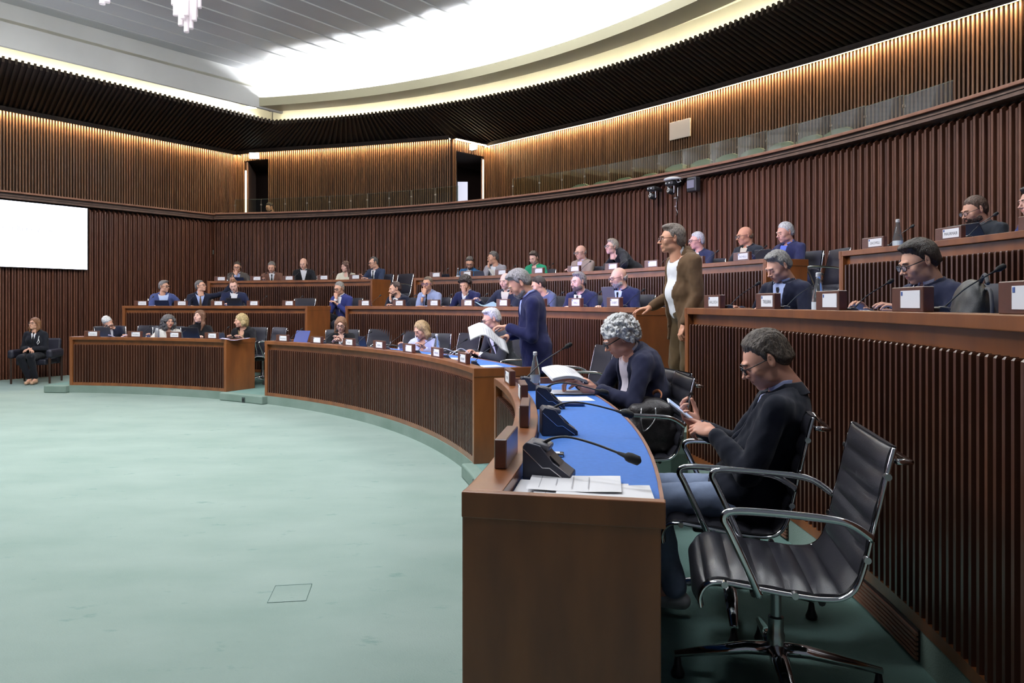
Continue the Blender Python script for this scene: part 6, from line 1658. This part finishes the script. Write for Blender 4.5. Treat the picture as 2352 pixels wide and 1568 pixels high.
PHONE, l4, r4 = seat('person with grey-brown hair and glasses in a black jacket and jeans looking at a phone', 1757, 826, 9.62, Z1, dict(nk=0.080, hair='short', ht=0.016, hn=0.003, hairc=(0.105, 0.085, 0.07), top=(0.006, 0.008, 0.016), trousers=(0.24, 0.30, 0.43), shirt=(0.42, 0.46, 0.70), skin=(0.60, 0.31, 0.22), glasses=GB, closed=True, lean=-24, hunch=0.06, poke=0.02, pitch=28, seed=41, near=2, bulk=1.08, jl=0.3, fold=0.0045, hands={-1: (-0.10, -0.20, 0.80), 1: (0.05, -0.13, 0.80)}, hint={-1: (-0.8, 0.3, -1), 1: (0.9, 0.5, -0.9)}, hpose={-1: dict(curl=0.65, dir=(0.15, -0.8, 0.75), palm=(0.5, 0.4, 0.6), thumb=0.2), 1: dict(curl=0.85, dir=(-0.45, -0.9, 0.25), palm=(-0.5, 0, -0.6), point=True)}, legs=[((-0.12, -0.42, 0.50), (-0.10, -0.36, 0.10)), ((0.13, -0.40, 0.52), (0.12, -0.30, 0.12))], shoe=(0.4, 0.4, 0.42)), sy=-80, by=-86)

# ---------------- usher on the armchair by the left wall
pu = unp(78, 884, 0.0)
hd_t = Vector(((82 - 1176) / F * (pu.y + 0.45), pu.y + 0.45, 0)); rzu = 0.18
P_ = dict(fem=True, hair='long', dl=0.17, hairc=(0.22, 0.10, 0.045), style='jacket', top=(0.008, 0.009, 0.014), trousers=(0.007, 0.008, 0.012), shirt=WHT, tie=BLK, skin=S1, glasses=GB, lean=0, pitch=-8, yaw=-16, seed=42, open=0.052, vbot=0.22, vw=0.05,
          hands={-1: (-0.03, -0.22, 0.66), 1: (0.04, -0.24, 0.66)}, hpose={-1: dict(dir=(0.7, -0.6, -0.2)), 1: dict(dir=(-0.7, -0.6, -0.1))}, legs=[((-0.07, -0.44, 0.50), (0.05, -0.36, 0.09)), ((0.10, -0.44, 0.52), (0.14, -0.34, 0.09))], shoe=(0.55, 0.34, 0.22), hem=0.88, sc=0.97)
person('person with reddish-brown hair in a dark uniform jacket and tie seated by the left wall', P_, (hd_t.x, hd_t.y, 0.0), rzu)
t = thing('armchair', 'dark leather armchair with wooden legs against the left wall', 'armchair', (hd_t.x, hd_t.y + 0.05, 0), rzu)
m = MB(); m.rbox((0, -0.02, 0.40), (0.52, 0.50, 0.11), 0.03); m.build('seat', LEATHERD, t)
m = MB(); m.rbox((0, 0.26, 0.62), (0.56, 0.09, 0.50), 0.035, M=Matrix.Rotation(RAD(-7), 4, 'X')); m.build('backrest', LEATHERD, t)
for s in (-1, 1):
    m = MB(); m.rbox((s * 0.33, -0.05, 0.56), (0.11, 0.56, 0.16), 0.04); m.build('armrest', LEATHERD, t)
    for y in (-0.28, 0.24):
        m = MB(); m.tube([(s * 0.33, y, 0.0), (s * 0.33, y, 0.5)], [0.018, 0.026], 8); m.build('leg', mat('dark_leg_wood', (0.035, 0.016, 0.010), 0.4) if 'dark_leg_wood' not in MATS else MATS['dark_leg_wood'], t)
t = thing('lanyard', 'white looped cord hanging from the uniform of the seated usher', 'cord', (hd_t.x, hd_t.y, 0), rzu)
m = MB(); m.tube([(0.13, -0.165, 0.90), (0.12, -0.18, 0.82), (0.10, -0.185, 0.77), (0.12, -0.20, 0.74), (0.145, -0.19, 0.78), (0.13, -0.18, 0.83)], 0.005, 6); m.build('cord', WHITEP, t)

# ---------------- spectator up in the gallery
seat('person with dark hair seen low behind the far gallery rail', 619, 476, 15.0, 2.85, dict(hair='short', hairc=(0.04, 0.02, 0.015), beard=(0.06, 0.03, 0.02), bt=0.002, top=(0.08, 0.075, 0.07), shirt=WHT, skin=S2, lean=18, pitch=22, seed=43), sy=-50, by=-30, ch=False)
g_, _, gp = 0, 0, 0

# ---------------- chairs under the seated, then the empty ones
CN = ['under the bowed white-haired man', 'under the woman with big curly hair', 'under the woman in the black turtleneck', 'under the blonde woman in black', 'under the man in the steel-blue jacket', 'under the man pointing up', 'under the reddish-haired man', 'under the man in the royal-blue suit',
      'under the dark-haired man, back row left', 'under the man in the brown jacket', 'under the bald man, back row left', 'under the woman in the cream blouse', 'under the balding man at the back-row aisle', 'under the long-haired woman in black', 'under the woman in lilac', 'under the white-haired man behind the reader',
      'under the man in black with chin on hand', 'under the man with blue glasses', 'under the dark curly-haired man', 'under the balding man with the folder', 'under the man in blue-grey', 'under the man with grey goatee', 'under the bald man with grey beard',
      'under the man in teal', 'under the man in pale grey', 'under the woman in green', 'under the bald man in beige', 'under the man with dark red tie', 'under the bald man in black', 'under the man in the navy blazer', 'under the grey-haired man looking down', 'under the dark-haired man with black glasses', 'under the bearded man at the upper right', 'under the man cut off by the right edge', 'under the curly white-haired reader', 'under the man with the phone']
for i, (cl, rz, lb) in enumerate(SEATED):
    hi = i >= len(SEATED) - 2
    if i == len(SEATED) - 1: cl = cl + Vector((0.04, 0.0, 0))
    elif hi: cl = cl + Vector((-0.05, 0.0, 0))
    chair(cl, rz, 'black leather office chair with chrome arms ' + (CN[i] if i < len(CN) else lb), 'occupied black office chairs', hi)
def ch_at(px, R, zf, lb, turn=0.0, hi=False, grp='empty black office chairs', by=None):
    th = th_at(px, R); p = pol(R, th, zf); rz = RAD(th - 90) + RAD(turn)
    if by is not None: rz = atan2(-p.y, -p.x) + RAD(by) + pi / 2
    chair(p, rz, lb, grp, hi)
chair((0.955, 2.60, Z1), RAD(-102), 'nearest empty black leather and chrome office chair, large at the lower right', 'empty black office chairs', True)
pb = Vector((0.80, 4.66, Z1)); BAGRZ = RAD(-90)
chair(pb, BAGRZ, 'black leather office chair with a black handbag on its seat', 'empty black office chairs', True)
ch_at(1318, 9.62, Z1, 'empty black office chair turned left behind the standing reader', by=-72)
ch_at(603, 9.55, Z1, 'empty office chair in the left aisle beside the blonde woman in black', -20)
ch_at(842, 9.80, Z1, 'empty office chair with a bag strap beside the long-haired woman', 5)
ch_at(916, 9.80, Z1, 'empty olive-toned office chair just left of the woman in lilac', 0)
ch_at(1036, 9.75, Z1, 'empty office chair just right of the woman in lilac', 0)
ch_at(1100, 9.60, Z1, 'empty office chair beside the white-haired man behind the reader', -10)
ch_at(320, 9.75, Z1, 'empty office chair between the bowed man and the curly-haired woman', 0)
ch_at(676, 11.0, Z2, 'empty office chair at the right end of the left second-row desk', 0)
ch_at(905, 12.95, Z3, 'empty office chair at the right end of the left back-row desk', -15)
ch_at(1046, 11.25, Z2, 'empty office chair between the man in pale blue and the dark curly-haired man', 0)
ch_at(1290, 11.3, Z2, 'empty office chair behind the hands of the man in blue-grey', 0)
ch_at(1497, 11.2, Z2, 'empty office chair left of the standing man in brown', -10)
ch_at(1868, 12.95, Z3, 'empty office chair at the right end of the middle back-row desk', -20)
ch_at(1975, 11.3, Z2, 'empty office chair between the two men of the right second row', -30)

# ---------------- things that are held or lie on chairs
def local_to_world(loc, rz, p):
    c, s = cos(rz), sin(rz); return Vector((loc.x + c * p[0] - s * p[1], loc.y + s * p[0] + c * p[1], loc.z + p[2]))
def doc(loc, rz, pts_fn, label, n=3, nu=10, nv=6, lines=10):
    t = thing('document', label, 'document', tuple(loc), rz, None)
    m = MB()
    for k in range(n):
        g = [[Vector(pts_fn(i / nu, j / nv)) + Vector((0, 0, -0.004 * k)) for j in range(nv + 1)] for i in range(nu + 1)]; m.sheet(g, 0.0008)
    o = m.build('pages', PAPER, t, smooth=True)
    e = MB()
    for k in range(lines):
        u = 0.14 + 0.72 * k / lines; a = 0.10; b = rng.uniform(0.6, 0.92)
        q = [Vector(pts_fn(u, a)), Vector(pts_fn(u, b)), Vector(pts_fn(u + 0.02, b)), Vector(pts_fn(u + 0.02, a))]
        n_ = (q[1] - q[0]).cross(q[3] - q[0]).normalized(); n_ = n_ if n_.z > 0 else -n_
        e.add([p + n_ * 0.0025 for p in q], [(0, 1, 2, 3)])
    e.build('printed_lines', mat('faint_print', (0.60, 0.60, 0.64), 0.8) if 'faint_print' not in MATS else MATS['faint_print'], o)
# reader standing: pages draped over the left hand, sloping towards the viewer
doc(local_to_world(l1, r1, (0.09, -0.385, 1.135)), r1, lambda u, v: (0.12 - 0.20 * v, -0.24 + 0.34 * u, 0.10 * (1 - u) * 0.2 + 0.06 * sin(pi * u) - 0.10 * (1 - v) + 0.015 + (-0.10 if u > 0.8 else -0.10 * max(0, u - 0.35) / 0.45)), 'white printed sheets held open by the standing reader in navy')
# curly haired reader
doc(local_to_world(l3, r3, (-0.02, -0.58, 0.865)), r3, lambda u, v: (-0.14 + 0.26 * v, -0.17 + 0.24 * u, 0.030 * sin(pi * u * 0.9) + 0.05 * (1 - v) + 0.03 * (1 - u)), 'open white printed document held by the curly-haired reader', n=5)
# phone
hp = local_to_world(l4, r4, (-0.06, -0.285, 0.885))
t = thing('smartphone', 'smartphone with a lit screen held by the man in black', 'phone', tuple(hp), r4)
Mx = Euler((RAD(-38), RAD(8), RAD(8))).to_matrix().to_4x4()
m = MB(); m.rbox((0, 0, 0), (0.072, 0.150, 0.008), 0.003, M=Mx); m.build('case', WHITEP, t)
m = MB(); m.box((0, 0, 0.0046), (0.066, 0.140, 0.0006), M=Mx); m.build('screen', mat('phone_screen', (0.3, 0.4, 0.6), 0.2, emit=(0.45, 0.60, 0.9), es=0.7), t)
t = thing('wristwatch', 'steel bracelet watch on the wrist of the man with the phone', 'watch', tuple(local_to_world(l4, r4, (-0.10, -0.20, 0.80))), r4)
m = MB(); m.tube([(0.031 * cos(a), 0.0, 0.031 * sin(a)) for a in np.linspace(0, 2 * pi, 17)[:-1]], 0.006, 6, closed=True); m.build('bracelet', CHROMES, t, smooth=True)
m = MB(); m.lathe([(0.018, 0.0), (0.018, 0.008)], c=(0, 0, 0.030), n=16); m.build('dial', CHROMES, t)

# handbag on the chair
t = thing('handbag', 'large soft black handbag with tan leather handles on a chair seat', 'handbag', tuple(pb + Vector((0.07, 0, 0.0))), BAGRZ)
f = Field((-0.26, -0.32, 0.43), (0.26, 0.26, 0.83), 0.008)
f.box((0, -0.02, 0.535), (0.185, 0.19, 0.095), 0.05, 0); f.box((0, 0.01, 0.64), (0.165, 0.14, 0.11), 0.05, 0.04); f.box((0, 0.03, 0.735), (0.13, 0.06, 0.035), 0.03, 0.03); f.box((0.165, 0.02, 0.60), (0.03, 0.09, 0.075), 0.02, 0.015)
X_, Y_, Z_ = f.grid(); f.d = np.maximum(f.d, (0.455 - Z_).astype(np.float32) + 0 * f.d); f.noise(0.003, 30, 5); f.noise(0.0012, 70, 2)
V, Fq = f.mesh(); npmesh('bag_body', [(V, Fq, 0)], mat('bag_leather', (0.022, 0.019, 0.020), 0.42, bump=0.3, bscale=120), t)
TAN = mat('tan_leather', (0.36, 0.13, 0.055), 0.45)
for s, y in ((-1, -0.05), (1, 0.03)):
    m = MB(); P3 = smooth_poly([(-0.07, y + 0.02, 0.765), (-0.05, y + s * 0.03, 0.80), (0.0, y + s * 0.05, 0.815), (0.05, y + s * 0.06, 0.80), (0.07, y + s * 0.05, 0.775)], 5)
    m.tube(P3, 0.011, 8, flat=0.45); m.build('handle', TAN, t, smooth=True)
m = MB(); m.tube(smooth_poly([(0.17, -0.06, 0.73), (0.205, -0.07, 0.66), (0.215, -0.06, 0.60), (0.20, -0.03, 0.60), (0.19, 0.02, 0.66), (0.16, 0.03, 0.73)], 4), 0.005, 6); m.build('buckle_strap', CHROMES, t, smooth=True)
m = MB(); m.rbox((0.10, -0.145, 0.62), (0.07, 0.02, 0.04), 0.008, M=None); m.build('orange_lining', mat('orange_cloth', (0.75, 0.10, 0.02), 0.6), t)

# ---------------- lettering becomes plain mesh
bpy.context.view_layer.update()
dg = bpy.context.evaluated_depsgraph_get()
for o in [o for o in COL.objects if o.type == 'FONT']:
    me = bpy.data.meshes.new_from_object(o.evaluated_get(dg)); nm = o.name
    n_ = bpy.data.objects.new('lettering', me); COL.objects.link(n_); n_.parent = o.parent; n_.matrix_local = o.matrix_local.copy()
    bpy.data.objects.remove(o)
